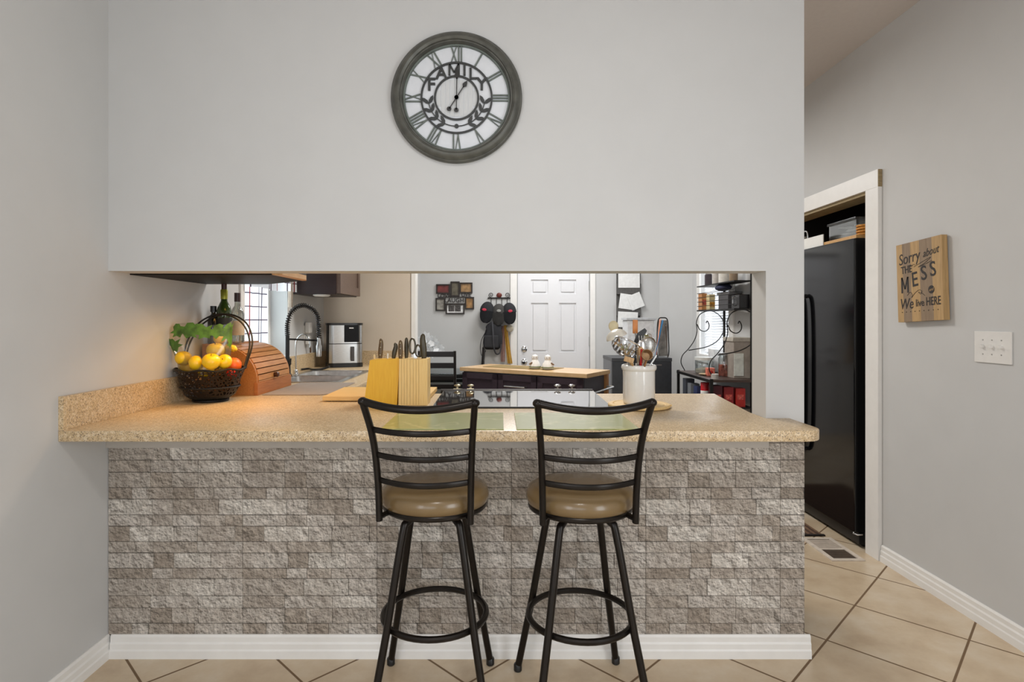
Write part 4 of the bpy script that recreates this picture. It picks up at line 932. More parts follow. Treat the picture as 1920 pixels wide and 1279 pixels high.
for k in range(6):
    a = k*pi/6; m.tube(catmull([d, d+Vector((0.024*cos(a), 0.024*sin(a), 0.035)), d+Vector((0.018*cos(a), 0.018*sin(a), 0.075)), d+Vector((0, 0, 0.086)), d+Vector((-0.018*cos(a), -0.018*sin(a), 0.075)), d+Vector((-0.024*cos(a), -0.024*sin(a), 0.035)), d], 3), 0.0012, 5)
m.build('wires', chrome, t)
t, d = uten('measuring_cup', 'small hammered bronze scoop low at the right of the crock', (-0.02, -0.03), 1212, 676, 2.45, mm=mat('bronze_scoop', (170, 138, 100), 0.35, metal=0.6, var=0.3, scale=60), r=0.006)
MB().lathe([(0, -0.012), (0.016, -0.01), (0.022, 0), (0.024, 0.014), (0.022, 0.014), (0.018, 0)], 18, M=Matrix.Translation(d+Vector((0.0, 0, 0.02))) @ Matrix.Rotation(R(70), 4, 'X')).build('scoop_head', mat('bronze_scoop_head', (160, 130, 96), 0.35, metal=0.6, var=0.3, scale=60), t)
t, d = uten('peeler', 'bright red handled peeler in the crock', (0.0, -0.045), 1203, 656, 2.45, mm=mat('red_plastic', (178, 26, 30), 0.3), r=0.009, rtip=0.007)
t, d = uten('table_knife', 'plain flat steel handle at the front of the crock', (-0.01, -0.055), 1195, 655, 2.44, r=0.009, rtip=0.006)
t, d = uten('tongs', 'slim steel tongs leaning right out of the crock', (-0.04, 0.0), 1231, 666, 2.53, r=0.004)
t, d = uten('honey_dipper', 'olive green handled brush behind the black spatula', (0.02, 0.04), 1211, 640, 2.60, mm=utensil_wood)
MB().box(-0.012, 0.012, -0.005, 0.005, -0.02, 0.03, 0.004, M=Matrix.Translation(d)).build('brush_head', mat('olive_bristle', (140, 134, 66), 0.7), t)

# ------------------------------------------------------------------ kitchen island
il = thing('kitchen_island', 'dark kitchen island cart with pale wooden top', 'kitchen island', (0.25, 4.581, 0), -33)
MB().box(-0.55, 0.56, -0.21, 0.21, 0.884, 0.914, 0.004).build('top', island_top, il)
MB().box(-0.53, 0.53, -0.185, 0.165, 0.08, 0.883, 0.003).build('body', mat('island_dark', (62, 64, 72), 0.4, var=0.1), il)
idm = mat('island_door', (64, 54, 62), 0.3, var=0.15, stretch=(1, 1, 8))
def idoor(x0, x1, z0, z1, nm):
    m = MB(); m.box(x0, x1, -0.20, -0.186, z0, z1)
    for a, b, c_, d_ in ((x0, x0+0.045, z0, z1), (x1-0.045, x1, z0, z1), (x0, x1, z0, z0+0.045), (x0, x1, z1-0.045, z1)): m.box(a, b, -0.207, -0.20, c_, d_, 0.001)
    return m.build(nm, idm, il)
idoor(-0.525, -0.195, 0.10, 0.874, 'door'); dr = idoor(-0.185, 0.15, 0.70, 0.874, 'drawer'); idoor(-0.185, 0.15, 0.10, 0.69, 'door'); idoor(0.16, 0.525, 0.10, 0.874, 'door')
MB().tube([(-0.11, -0.207, 0.79), (-0.11, -0.235, 0.79), (0.07, -0.235, 0.79), (0.07, -0.207, 0.79)], 0.006).build('handle', steel, dr)
for y in (0.19,):
    MB().box(0.51, 0.55, y-0.018, y+0.018, 0, 0.883, 0.002).build('leg', wood('island_leg', (150, 104, 60), (172, 126, 80), 8, (8, 8, 1)), il)
MB().tube([(0.55, -0.17, 0.775), (0.60, -0.17, 0.78), (0.60, 0.17, 0.79), (0.55, 0.17, 0.79)], 0.008).build('towel_bar', steel, il)
for x in (-0.5, 0.47):
    for y in (-0.16, 0.16): MB().box(x-0.02, x+0.02, y-0.02, y+0.02, 0, 0.08).build('leg', espresso, il)
rn = MB().box(-0.40, 0.20, -0.10, 0.15, 0, 0.0025)
tag(rn.build('table_runner', mat('runner_cloth', (128, 108, 66), 0.9, var=0.25, scale=14, stretch=(1, 0.2, 1)), loc=(0.25, 4.581, 0.9142), rot=(0, 0, R(-33))), 'brown and olive woven runner on the island top', 'table runner')
def shaker(px, Y, label, s=1):
    p = at(px, 690, Y); t = thing('salt_shaker', label, 'shaker', (p.x, Y, 0.9168), 0, 'white shakers on the island')
    MB().lathe([(0, 0), (0.034, 0), (0.044, 0.008), (0.045, 0.02), (0.038, 0.045), (0.026, 0.062), (0.022, 0.07), (0.026, 0.085), (0.022, 0.1), (0.01, 0.108), (0, 0.11)], 24).build('body', ceramic, t)
    m = MB(); m.lathe([(0.0452, 0.012), (0.047, 0.012), (0.047, 0.02), (0.0452, 0.02)], 24); m.build('band', mat('green_glaze', (120, 130, 96), 0.3), t)
    m = MB()
    for x in (-0.009, 0.009): m.ball((x*s, -0.0245, 0.088), 0.003)
    m.tube([(-0.022*s, -0.028, 0.05), (-0.045*s, -0.03, 0.035)], 0.006); m.build('face', mat('brown_glaze', (120, 92, 70), 0.4), t)
shaker(1003, 4.52, 'left of two white ceramic shakers on the island'); shaker(1027, 4.46, 'right of two white ceramic shakers on the island', -1)

# ------------------------------------------------------------------ far wall: door, casing, decor
dr = MB(); DX0, DX1 = 0.195, 1.005
def fx(px): return (px-938)*FW/FPX
def fz(py): return EYE-(py-600)*FW/FPX
dr.box(DX0, DX1, FW+0.048, FW+0.07, 0.006, 2.035)
XS = [DX0, fx(996), fx(1028), fx(1049), fx(1081), DX1]; ZS = [0.006, 0.2, 0.75, fz(661), fz(568), fz(551), fz(524), 2.035]
for i in (0, 2, 4): dr.box(XS[i], XS[i+1], FW+0.035, FW+0.048, ZS[0], ZS[-1])
for k in (0, 2, 4, 6):
    for i in (1, 3): dr.box(XS[i], XS[i+1], FW+0.035, FW+0.048, ZS[k], ZS[k+1])
for k in (1, 3, 5):
    for i in (1, 3): dr.box(XS[i]+0.022, XS[i+1]-0.022, FW+0.037, FW+0.050, ZS[k]+0.022, ZS[k+1]-0.022, 0.009)
do = struct(dr.build('door_1', mat('white_door_paint', (222, 222, 224), 0.35, var=0.01)))
for py, rr_ in ((655, 0.03), (679, 0.03)):
    M = Matrix.Translation((fx(983), FW+0.035, fz(py))) @ TOF
    o = MB().lathe([(0, 0), (0.034, 0), (0.034, 0.006), (0.026, 0.012), (0.012, 0.016), (0.012, 0.03), (0.026, 0.036) if py > 660 else (0.013, 0.031), (0.028, 0.05) if py > 660 else (0.011, 0.033), (0, 0.056 if py > 660 else 0.034)], 20, M=M).build('deadbolt' if py < 660 else 'door_knob', chrome, do)
for py in (535, 640): MB().box(DX1-0.006, DX1+0.012, FW+0.028, FW+0.036, fz(py)-0.05, fz(py)+0.05).build('hinge', steel, do)
c = MB(); c.box(fx(957), DX0-0.006, FW-0.016, FW+0.02, 0, 2.04, 0.003); c.box(DX1+0.006, fx(1116), FW-0.016, FW+0.02, 0, 2.04, 0.003); c.box(fx(957), fx(1116), FW-0.016, FW+0.02, 2.04, 2.11, 0.003)
struct(c.build('trim_6', white_m))
c = MB(); c.box(DX0-0.006, DX0, FW+0.02, FW+0.07, 0, 2.04); struct(c.build('trim_7', mat('weather_strip', (50, 46, 44), 0.8)))
# collage frame
cf = thing('photo_collage_frame', 'dark collage picture frame with cut-out letters on the far wall', 'picture frame', (fx(852), FW, fz(559)))
def pxm(px, py): return (px-852)*FW/FPX, -(py-559)*FW/FPX
photos = [((818, 533), (844, 551), (110, 50, 48)), ((845, 528), (862, 556), (98, 92, 78)), ((862, 530), (886, 550), (150, 118, 80)), ((817, 559), (835, 583), (150, 146, 138)), ((836, 570), (871, 589), (228, 224, 220)), ((872, 557), (889, 580), (150, 112, 66))]
fm = MB(); 
for (a, b), (c_, d_), col in photos:
    x0, z1 = pxm(a, b); x1, z0 = pxm(c_, d_); wv = 0.014
    for q in ((x0, x1, z0, z0+wv), (x0, x1, z1-wv, z1), (x0, x0+wv, z0+wv, z1-wv), (x1-wv, x1, z0+wv, z1-wv)): fm.box(q[0], q[1], -0.022, -0.002, q[2], q[3], 0.001)
x0, z0 = pxm(822, 558); x1, z1 = pxm(884, 556.5); fm.box(x0, x1, -0.016, -0.004, z0, z1)
x0, z0 = pxm(832, 570); x1, z1 = pxm(874, 569); fm.box(x0, x1, -0.016, -0.004, z0, z1)
fm.build('frame', mat('collage_frame', (38, 30, 26), 0.4), cf)
for i, ((a, b), (c_, d_), col) in enumerate(photos):
    x0, z1 = pxm(a, b); x1, z0 = pxm(c_, d_)
    MB().box(x0+0.01, x1-0.01, -0.010, -0.006, z0+0.01, z1-0.01).build('photo', mat('photo_print_%d' % i, col, 0.3, var=0.45, scale=22), cf)
m = MB(); x0, z1 = pxm(841, 573); x1, z0 = pxm(852, 584)
for xx in (0, 0.072): m.box(x0+xx, x1+xx, -0.0115, -0.0095, z0, z1)
m.build('photo', mat('photo_print_mono', (70, 66, 64), 0.4, var=0.8, scale=60), cf)
lm = mat('collage_letter', (34, 28, 26), 0.5)
for s_, px, py, sz in (('LOVE', 833, 555, 0.062), ('LIVE', 874, 553, 0.058), ('LAUGH', 852, 563.5, 0.066)):
    x, z = pxm(px, py); text('letters', s_, sz, lm, cf, (x, -0.018, z), ex=0.004, bold=0.001)
# hook rack and what hangs on it
hk = thing('hook_rack', 'scrolled iron hook rack with red ornament beside the far door', 'hook rack', (fx(936), FW, fz(559)))
m = MB(); m.box(-0.128, 0.128, -0.014, -0.002, -0.006, 0.008, 0.002)
for s_ in (-1, 1):
    m.tube(catmull([(s_*(0.09+0.03*k_*cos(a)), -0.008, 0.035+0.028*k_*sin(a)) for a, k_ in [(R(-90+40*i), 1-i*0.06) for i in range(13)]], 3), 0.003, 6)
m.build('scroll_bar', iron, hk)
MB().ball((0, -0.01, 0.032), 0.028, (1.1, 0.3, 1)).build('ornament', mat('copper_red', (104, 44, 36), 0.4, metal=0.3), hk)
for x in (-0.09, -0.03, 0.03, 0.09): MB().tube(catmull([(x, -0.008, 0), (x, -0.01, -0.06), (x, -0.02, -0.085), (x, -0.04, -0.08), (x, -0.045, -0.065)], 4), 0.0035, 6).build('hook', iron, hk)
hk['group'] = 'entry wall rack'
hat_b = mat('black_cap_cloth', (34, 34, 38), 0.85, var=0.1); hat_g = mat('charcoal_cap_cloth', (62, 60, 58), 0.85, var=0.1)
def cap(px, py, label, mm, tilt, logo):
    p = at(px, py, FW-0.07); t = thing('baseball_cap', label, 'cap', p, 0, 'caps on the hook rack')
    M = Matrix.Rotation(R(tilt), 4, 'Y')
    m = MB().lathe([(0.08*sin(a*pi/24), 0.11*cos(a*pi/24)) for a in range(0, 13)]+[(0.075*sin(a*pi/24), 0.105*cos(a*pi/24)) for a in range(12, -1, -1)], 24, M=M @ Matrix.Diagonal((1, 0.72, 1, 1))); m.build('crown', mm, t, ang=80)
    m = MB().sheet(lambda u, v: M @ Vector(((u-0.5)*0.145*(max(0.02, 1-(v*0.97)**3))**0.5, -0.05-0.02*v-0.05*(0.25-(u-0.5)**2), 0.005-0.135*v)), 12, 8, 0.003); m.build('brim', mm, t, ang=80)
    m = MB().ball((0, 0, 0), 0.022, (1.1, 0.12, 0.7)); m.xf(M @ Matrix.Translation((logo[0], -0.0625, logo[1]))); m.build('emblem', logo[2], t)
    return t
pink = mat('pink_red_patch', (190, 44, 70), 0.6); greyp = mat('grey_patch', (150, 150, 146), 0.6)
cap(913, 584, 'left black cap with a pink red emblem on the hook rack', hat_b, 8, (-0.03, 0.015, pink))
cap(935, 588, 'middle charcoal cap with a grey emblem on the hook rack', hat_g, 3, (0.0, 0.03, greyp))
cap(955, 586, 'right dark cap with a red emblem nearest the door', hat_b, -3, (0.01, 0.015, pink))
bpk = thing('backpack', 'black backpack with loose straps hanging under the caps', 'backpack', at(923, 635, FW-0.09))
def bp(u, v):
    a = u*2*pi; z = -0.12+0.30*v; w_ = (0.125-0.045*v)*(math.sin(pi*min(1, max(0.0, v*0.96+0.02)))**0.22); d_ = 0.065*(math.sin(pi*min(1, max(0.0, v*0.96+0.02)))**0.25)
    e = 0.6; return Vector((w_*math.copysign(abs(cos(a))**e, cos(a))+0.02*v, d_*math.copysign(abs(sin(a))**e, sin(a)), z))
MB().sheet(bp, 32, 16).build('body', hat_b, bpk, ang=80)
MB().box(-0.09, 0.07, -0.078, -0.05, -0.10, 0.04, 0.02, seg=4).build('pocket', mat('pack_pocket', (42, 42, 45), 0.8), bpk)
MB().tube(catmull([(0.0, -0.06, 0.19), (0.01, -0.085, 0.05), (0.015, -0.08, -0.08), (0.045, -0.06, -0.165), (0.085, -0.05, -0.15), (0.10, -0.05, -0.06)], 6), 0.009, 8, flat=(0.4, 1)).build('strap', mat('strap_grey', (56, 56, 60), 0.7), bpk)
MB().tube(catmull([(-0.06, -0.05, 0.10), (-0.12, -0.05, -0.02), (-0.13, -0.05, -0.12), (-0.11, -0.05, -0.19), (-0.07, -0.05, -0.13)], 6), 0.009, 8, flat=(0.4, 1)).build('strap', hat_b, bpk)
bg = thing('shoulder_bag', 'dark grey crumpled bag hanging between caps and backpack', 'bag', at(926, 614, FW-0.10))
MB().ball((0, 0.0, 0), 0.07, (1.3, 0.6, 0.8), 20).build('body', mat('dark_bag', (40, 40, 46), 0.8, var=0.3, scale=14), bg)
yj = thing('raincoat', 'yellow raincoat strip hanging next to the far door frame', 'coat', at(948, 618, FW-0.045))
MB().sheet(lambda u, v: Vector(((u-0.5)*(0.035+0.02*(1-v))+0.05*(1-v)**1.2, -0.012+0.01*sin(u*9), -0.38+0.43*v)), 12, 16, 0.006).build('cloth', mat('yellow_cloth', (216, 176, 84), 0.6), yj, ang=80)
MB().sheet(lambda u, v: Vector(((u-0.5)*0.045-0.03, 0.0+0.008*sin(u*9), -0.36+0.40*v)), 8, 8, 0.006).build('lining', mat('rose_cloth', (176, 140, 130), 0.7), yj, ang=80)
lin_ = thing('knit_hat', 'small cream knit hat hanging below the right cap', 'hat', at(956, 616, FW-0.06))
MB().ball((0, 0, 0), 0.045, (0.9, 0.5, 0.9)).build('knit', mat('cream_knit', (186, 178, 160), 0.9, bump=0.4, scale=60), lin_)
# hanging file organiser
ho = thing('wall_file_organizer', 'grey hanging pocket organizer on the far wall right of the door', 'organizer', (fx(1178), FW, 0))
felt = mat('grey_felt', (88, 86, 84), 0.9, var=0.15, scale=50)
MB().box(-0.135, 0.135, -0.006, -0.001, fz(622), 2.0).build('back_panel', felt, ho)
for i, (zt, zb) in enumerate(((532, 552), (571, 592), (610, 622))):
    MB().box(-0.135, 0.135, -0.035, -0.008, fz(zb), fz(zt), 0.004).build('pocket', felt, ho)
g2 = 'papers in the hanging organizer'
for i, (x0, x1, t_, b_, rot, lb) in enumerate(((1158, 1198, 508, 540, 0, 'white sheets in the top organizer pocket'), (1160, 1190, 552, 580, 8, 'white leaflet leaning left in the middle organizer pocket'), (1178, 1203, 551, 579, -22, 'white leaflet leaning right in the middle organizer pocket'), (1157, 1194, 585, 614, 3, 'white sheets in the bottom organizer pocket'))):
    w_ = (x1-x0)*FW/FPX/2; h_ = (b_-t_)*FW/FPX/2
    o = MB().box(-w_, w_, -0.004, 0.0, -h_, h_).build('paper_stack', mat('sheet_%d' % i, (232, 232, 230), 0.7, var=0.06, scale=30), loc=((((x0+x1)/2)-938)*FW/FPX, FW-0.0365-(0.006 if i == 2 else 0), fz((t_+b_)/2)), rot=(0, R(rot), 0))
    tag(o, lb, 'paper', g2)
# mini fridge with things on top
mf = thing('mini_fridge', 'dark grey mini fridge against the far wall behind the crock', 'mini fridge', (1.352, 5.86, 0))
MB().box(-0.285, 0.285, -0.21, 0.22, 0.02, 0.925, 0.006).build('body', mat('fridge_grey', (96, 100, 106), 0.35), mf)
MB().box(-0.285, 0.285, -0.26, -0.214, 0.03, 0.895, 0.008).build('door', mat('fridge_door_slate', (46, 49, 54), 0.35), mf)
MB().box(-0.288, 0.288, -0.262, 0.225, 0.895, 0.928, 0.004).build('top', mat('fridge_top_slate', (58, 60, 64), 0.4), mf)
MB().box(0.12, 0.19, -0.263, -0.259, 0.855, 0.868).build('badge', chrome, mf)
MB().box(-0.27, 0.27, -0.2, 0.2, 0, 0.02).build('base', blackm, mf)
TM = 0.9285
sb = thing('storage_bin', 'white plastic storage bin on the mini fridge', 'bin', (1.385, 5.86, TM))
MB().box(-0.14, 0.135, -0.10, 0.12, 0, 0.36, 0.015, seg=3).build('tub', mat('white_plastic', (224, 226, 228), 0.3), sb)
MB().box(-0.15, 0.145, -0.11, 0.13, 0.36, 0.385, 0.006).build('lid', mat('grey_lid', (196, 200, 204), 0.3), sb)
bk = thing('serving_tray', 'black rimmed tray standing upright on the mini fridge', 'tray', (1.585, 5.72, TM), 0)
m = MB().tube(catmull([(-0.05, 0, 0.005), (-0.055, 0, 0.2), (-0.045, 0, 0.36), (0, 0, 0.385), (0.045, 0, 0.36), (0.055, 0, 0.2), (0.05, 0, 0.005)], 6, closed=True), 0.006, 8, closed=True); m.build('rim', blackm, bk)
MB().box(-0.046, 0.046, -0.003, 0.003, 0.012, 0.36, 0.0028).build('panel', mat('tray_panel', (120, 116, 110), 0.4, var=0.5, scale=16), bk)
def stick(px0, py0, px1, py1, Y, col, name, label, w_=0.012):
    a, b = at(px0, py0, Y), at(px1, py1, Y); c0 = Vector((a.x, Y, TM))
    d = b-Vector((a.x, Y, TM))
    o = MB().tube([(0, 0, 0.003), d*0.45, d*0.98, d], [0.005, 0.008, w_, w_*0.5], 10, flat=(1, 0.5)).build(name, mat(name+'_colour', col, 0.4), loc=c0); tag(o, label, 'utensil', 'long utensils on the mini fridge')
stick(1228, 660, 1243, 600, 5.66, (24, 104, 150), 'blue_tongs', 'blue handled tongs leaning on the white storage bin', 0.016)
stick(1230, 660, 1238, 598, 5.70, (226, 150, 120), 'peach_brush', 'peach coloured brush beside the blue tongs', 0.012)
stick(1252, 660, 1248, 610, 5.62, (70, 56, 44), 'brown_paddle', 'dark brown paddle right of the blue tongs', 0.016)

# ------------------------------------------------------------------ dining window with blinds
wf = MB()
for a, b, c_, d in ((5.22, 5.26, 0.95, 2.1), (5.94, 5.98, 0.95, 2.1), (5.22, 5.98, 0.95, 0.99), (5.22, 5.98, 2.06, 2.1)): wf.box(RX+0.08, RX+0.11, a, b, c_, d, 0.002)
wo = struct(wf.build('window_2', white_m)); MB().box(RX+0.093, RX+0.097, 5.26, 5.94, 0.99, 2.06).build('window_pane', clear, wo)
c = MB()
for a, b, c_, d in ((5.12, 5.22, 0.87, 2.18), (5.98, 6.07, 0.87, 2.18), (5.22, 5.98, 0.87, 0.95), (5.22, 5.98, 2.1, 2.18)): c.box(RX-0.018, RX, a, b, c_, d, 0.003)
struct(c.build('trim_8', white_m))
bl = thing('window_blind', 'white slatted blind in the dining window behind the rack', 'blind', (RX+0.04, 5.6, 0.96))
m = MB()
for i in range(44): m.box(-0.012, 0.012, -0.375, 0.375, -0.0006, 0.0006, M=Matrix.Translation((0, 0, 0.02+i*0.0255)) @ Matrix.Rotation(R(-62), 4, 'Y'))
m.build('slats', mat('blind_white', (232, 233, 236), 0.5, var=0.01), bl)
m = MB()
for y in (-0.25, 0.25): m.tube([(0.0, y, 0.01), (0.0, y, 1.13)], 0.0012, 5)
m.build('cord', white_m, bl)

# ------------------------------------------------------------------ baker's rack
RXF, RXB, RY0, RY1, RZ = 1.68, 2.02, 4.68, 5.57, 0.813
rk = thing('bakers_rack', 'black wrought iron baker\'s rack with scrolled ends along the right wall', 'shelf rack', (0, 0, 0))
MB().box(RXF, RXB, RY0, RY1, RZ-0.02, RZ, 0.002).build('shelf', mat('rack_shelf_wood', (66, 50, 42), 0.45, var=0.15, stretch=(1, 0.1, 1)), rk)
MB().box(RXF, RXB, RY0, RY1, 0.58, 0.592, 0.002).build('shelf', iron, rk)
MB().box(RXF, RXB, RY0, RY1, 0.22, 0.232, 0.002).build('shelf', iron, rk)
MB().box(1.865, RXB, RY0, RY1, 1.372, 1.385, 0.001).build('upper_shelf', iron, rk)
MB().box(1.865, RXB, RY0, RY1, 1.60, 1.61, 0.001).build('upper_shelf', iron, rk)
for x in (RXF+0.008, RXB-0.008):
    for y in ((RY0+0.01, RY1-0.01) if x < 1.8 else (RY0+0.01,)): MB().box(x-0.011, x+0.011, y-0.011, y+0.011, 0, RZ+0.006 if x < 1.8 else 1.75, 0.002).build('post', iron, rk)
MB().box(RXB-0.02, RXB-0.004, 5.25, 5.27, RZ, 1.75, 0.002).build('post', iron, rk)
m = MB()
for z in (RZ-0.012, 0.586): m.box(RXF-0.006, RXF, RY0, RY1, z-0.012, z+0.012)
m.build('rail', iron, rk)
S1 = [(1284, 695), (1277, 680), (1280, 666), (1291, 654), (1302, 638), (1307, 621), (1306, 604), (1313, 589), (1330, 583), (1345, 588), (1355, 600), (1357, 613), (1354, 627), (1343, 641), (1323, 651), (1291, 657)]
S2 = [(1307, 608), (1312, 618), (1321, 621.5), (1328, 617), (1329.5, 609), (1326, 602), (1324, 606)]
for Y in (5.50, 4.76):
    m = MB()
    for S in (S1, S2): m.tube(catmull([(p.x, Y, p.z if p.z > RZ+0.003 else RZ+0.003) for p in [at(x, y, 5.5) for x, y in S]], 5), 0.0045, 6)
    m.build('scroll', iron, rk)
m = MB()
for z in (1.42, 1.46, 1.50, 1.54): m.tube([(1.87, RY0, z), (1.87, RY1, z)], 0.0025, 6); m.tube([(1.87, RY1, z), (RXB, RY1, z)], 0.0025, 6)
m.build('wire_guard', iron, rk)
def rbox(name, label, cat, px0, px1, ytop, Y, depth, zb, col, group=None, rough=0.5, bev=0.006, xo=0):
    x0, x1 = (px0-938)*Y/FPX, (px1-938)*Y/FPX; zt = at(0, ytop, Y).z
    t = thing(name, label, cat, ((x0+x1)/2+xo, Y+depth/2, zb), 0, group); h_ = (x1-x0)/2
    MB().box(-h_, h_, -depth/2, depth/2, 0, zt-zb, bev, seg=3).build('body', mat(name+'_surface_%d' % px0, col, rough), t)
    return t, h_, zt-zb
US = 1.3852
t, h_, H_ = rbox('storage_box', 'dark grey fabric box on the upper rack shelf', 'box', 1365, 1388, 547, 4.98, 0.22, US, (76, 74, 76))
MB().box(-h_-0.002, h_+0.002, -0.142, 0.142, H_-0.02, H_+0.003, 0.003).build('lid', mat('box_lid', (92, 90, 90), 0.6), t)
t, h_, H_ = rbox('black_pot', 'black pot at the near end of the upper rack shelf', 'pot', 1386, 1406, 552, 4.72, 0.16, US, (20, 18, 20), rough=0.3)
MB().tube([(-h_-0.001, 0, H_*0.9), (-h_-0.02, -0.0, H_*0.8), (-h_-0.02, 0, H_*0.3), (-h_, 0, H_*0.2)], 0.005).build('handle', steel, t)
t, h_, H_ = rbox('snack_packet', 'colourful snack packet at the far end of the upper rack shelf', 'packet', 1316, 1326, 550, 5.45, 0.10, US, (176, 120, 70))
MB().box(-h_*0.8, h_*0.8, -0.053, -0.049, H_*0.3, H_*0.6).build('print', mat('packet_print', (150, 60, 50), 0.5, var=0.6, scale=50), t)
t, h_, H_ = rbox('snack_packet', 'yellow and white packet next to the grey fabric box', 'packet', 1330, 1341, 552, 5.32, 0.08, US, (214, 196, 150))
MB().box(-h_*0.8, h_*0.8, -0.043, -0.039, H_*0.2, H_*0.5).build('print', mat('packet_print_gold', (200, 140, 50), 0.5, var=0.5, scale=50), t)
nb = thing('cloth_bundle', 'navy blue cloth bundle on the grey box in the rack', 'cloth', (1.935, 5.09, US+0.158))
MB().ball((0, 0, 0.03), 0.075, (0.8, 1.6, 0.42), 20).build('cloth', mat('navy_cloth', (46, 50, 78), 0.8, var=0.3, scale=18, bump=0.4), nb)
MS = RZ
t, h_, H_ = rbox('white_carton', 'plain white carton at the back of the rack shelf', 'box', 1338, 1356, 655, 5.36, 0.14, MS, (222, 222, 222))
jr = thing('glass_canister', 'wide glass canister of flour with white lid on the rack', 'canister', (1.845, 5.30, MS))
MB().lathe([(0, 0), (0.078, 0), (0.082, 0.008), (0.082, 0.11), (0.078, 0.118)], 32).build('glass', clear, jr)
MB().lathe([(0, 0.004), (0.076, 0.004), (0.077, 0.035), (0.03, 0.05), (0, 0.055)], 28).build('flour', mat('flour', (226, 214, 196), 0.95), jr)
MB().lathe([(0, 0.118), (0.086, 0.118), (0.086, 0.143), (0, 0.146)], 32).build('lid', mat('canister_lid', (206, 206, 202), 0.4), jr)
pl_ = thing('plate', 'tan plate lying under the flour canister edge on the rack', 'plate', (1.80, 5.08, MS))
MB().lathe([(0, 0), (0.05, 0), (0.075, 0.01), (0.078, 0.013), (0.05, 0.006), (0, 0.005)], 28).build('dish', mat('tan_dish', (196, 170, 130), 0.4), pl_)
j2 = thing('glass_jar', 'tall clear jar with red contents on the rack', 'jar', (1.90, 4.98, MS))
MB().lathe([(0, 0), (0.045, 0), (0.048, 0.006), (0.048, 0.15), (0.04, 0.17), (0.04, 0.18)], 24).build('glass', clear, j2)
MB().lathe([(0, 0.004), (0.044, 0.004), (0.044, 0.10), (0, 0.10)], 20).build('contents', mat('red_white_contents', (176, 90, 70), 0.6, var=0.6, scale=40), j2)
MB().lathe([(0, 0.18), (0.042, 0.18), (0.042, 0.2), (0, 0.2)], 20).build('lid', mat('jar_lid_grey', (150, 150, 150), 0.3, metal=0.5), j2)
t, h_, H_ = rbox('bread_maker', 'beige grey bread maker at the near end of the rack', 'appliance', 1376, 1408, 634, 4.80, 0.20, MS, (150, 140, 130))
MB().box(-h_-0.01, h_+0.01, -0.105, 0.105, H_-0.03, H_+0.004, 0.008, seg=3).build('lid', mat('maker_lid', (176, 168, 156), 0.4), t)
MB().box(-h_, h_-0.06, -0.104, -0.099, 0.02, H_*0.62, 0.002).build('front_panel', mat('maker_panel', (214, 216, 208), 0.4), t)
t, h_, H_ = rbox('snack_packet', 'small red and white packet lying on the rack shelf', 'packet', 1326, 1341, 690, 5.0, 0.05, MS, (214, 120, 100), bev=0.01)
MB().ball((0, -0.026, H_*0.5), 0.014, (1, 0.3, 1)).build('print', mat('packet_red', (190, 40, 34), 0.5), t)
tb = thing('plastic_tub', 'little white tub at the front edge of the rack shelf', 'tub', (1.74, 4.76, MS))
MB().lathe([(0, 0), (0.026, 0), (0.03, 0.035), (0.031, 0.04), (0, 0.041)], 20).build('tub', mat('tub_white', (196, 190, 184), 0.4), tb)
LS = 0.5922
for px0, px1, yt, Y, col, lb, nm in ((1316, 1328, 719, 4.98, (186, 30, 40), 'round red can on the lower rack shelf', 'can'),):
    x = (1322-938)*Y/FPX; t = thing('food_can', lb, 'can', (x, Y, LS)); MB().lathe([(0, 0), (0.034, 0), (0.036, 0.004), (0.036, 0.166), (0.034, 0.17), (0, 0.17)], 24).build('body', mat('red_can', col, 0.35), t)
    MB().lathe([(0.0362, 0.07), (0.0366, 0.072), (0.0366, 0.1), (0.0362, 0.102)], 24).build('label_band', paper, t)
for i, (x0, col, lb) in enumerate(((1.745, (84, 30, 40), 'dark maroon box left on the lower rack shelf end'), (1.835, (140, 34, 38), 'red box in the middle of the lower rack shelf end'), (1.93, (176, 38, 30), 'bright red box right on the lower rack shelf end'))):
    t = thing('food_box', lb, 'box', (x0, 4.76, LS), 0, 'red boxes on the lower rack shelf'); MB().box(-0.038, 0.038, -0.05, 0.05, 0, 0.17-0.01*i, 0.002).build('carton', mat('carton_red_%d' % i, col, 0.4), t)
    MB().box(-0.026, 0.026, -0.0512, -0.0498, 0.06, 0.10).build('print', mat('carton_print_%d' % i, (200, 90, 80), 0.5, var=0.6, scale=60), t)
for i, (x, y, col, hh, lb) in enumerate(((1.74, 5.42, (70, 74, 84), 0.16, 'grey blue box at the far end of the lower rack shelf'), (1.74, 5.28, (120, 124, 130), 0.13, 'grey carton second from the far end of the lower rack shelf'), (1.745, 5.13, (50, 60, 96), 0.12, 'navy carton left of the round red can'))):
    t = thing('food_box', lb, 'box', (x, y, LS), 0, 'cartons on the lower rack shelf'); MB().box(-0.04, 0.04, -0.045, 0.045, 0, hh, 0.002).build('carton', mat('carton_grey_%d' % i, col, 0.5), t)
TS = 1.6102
g3 = 'jars on the top rack shelf'
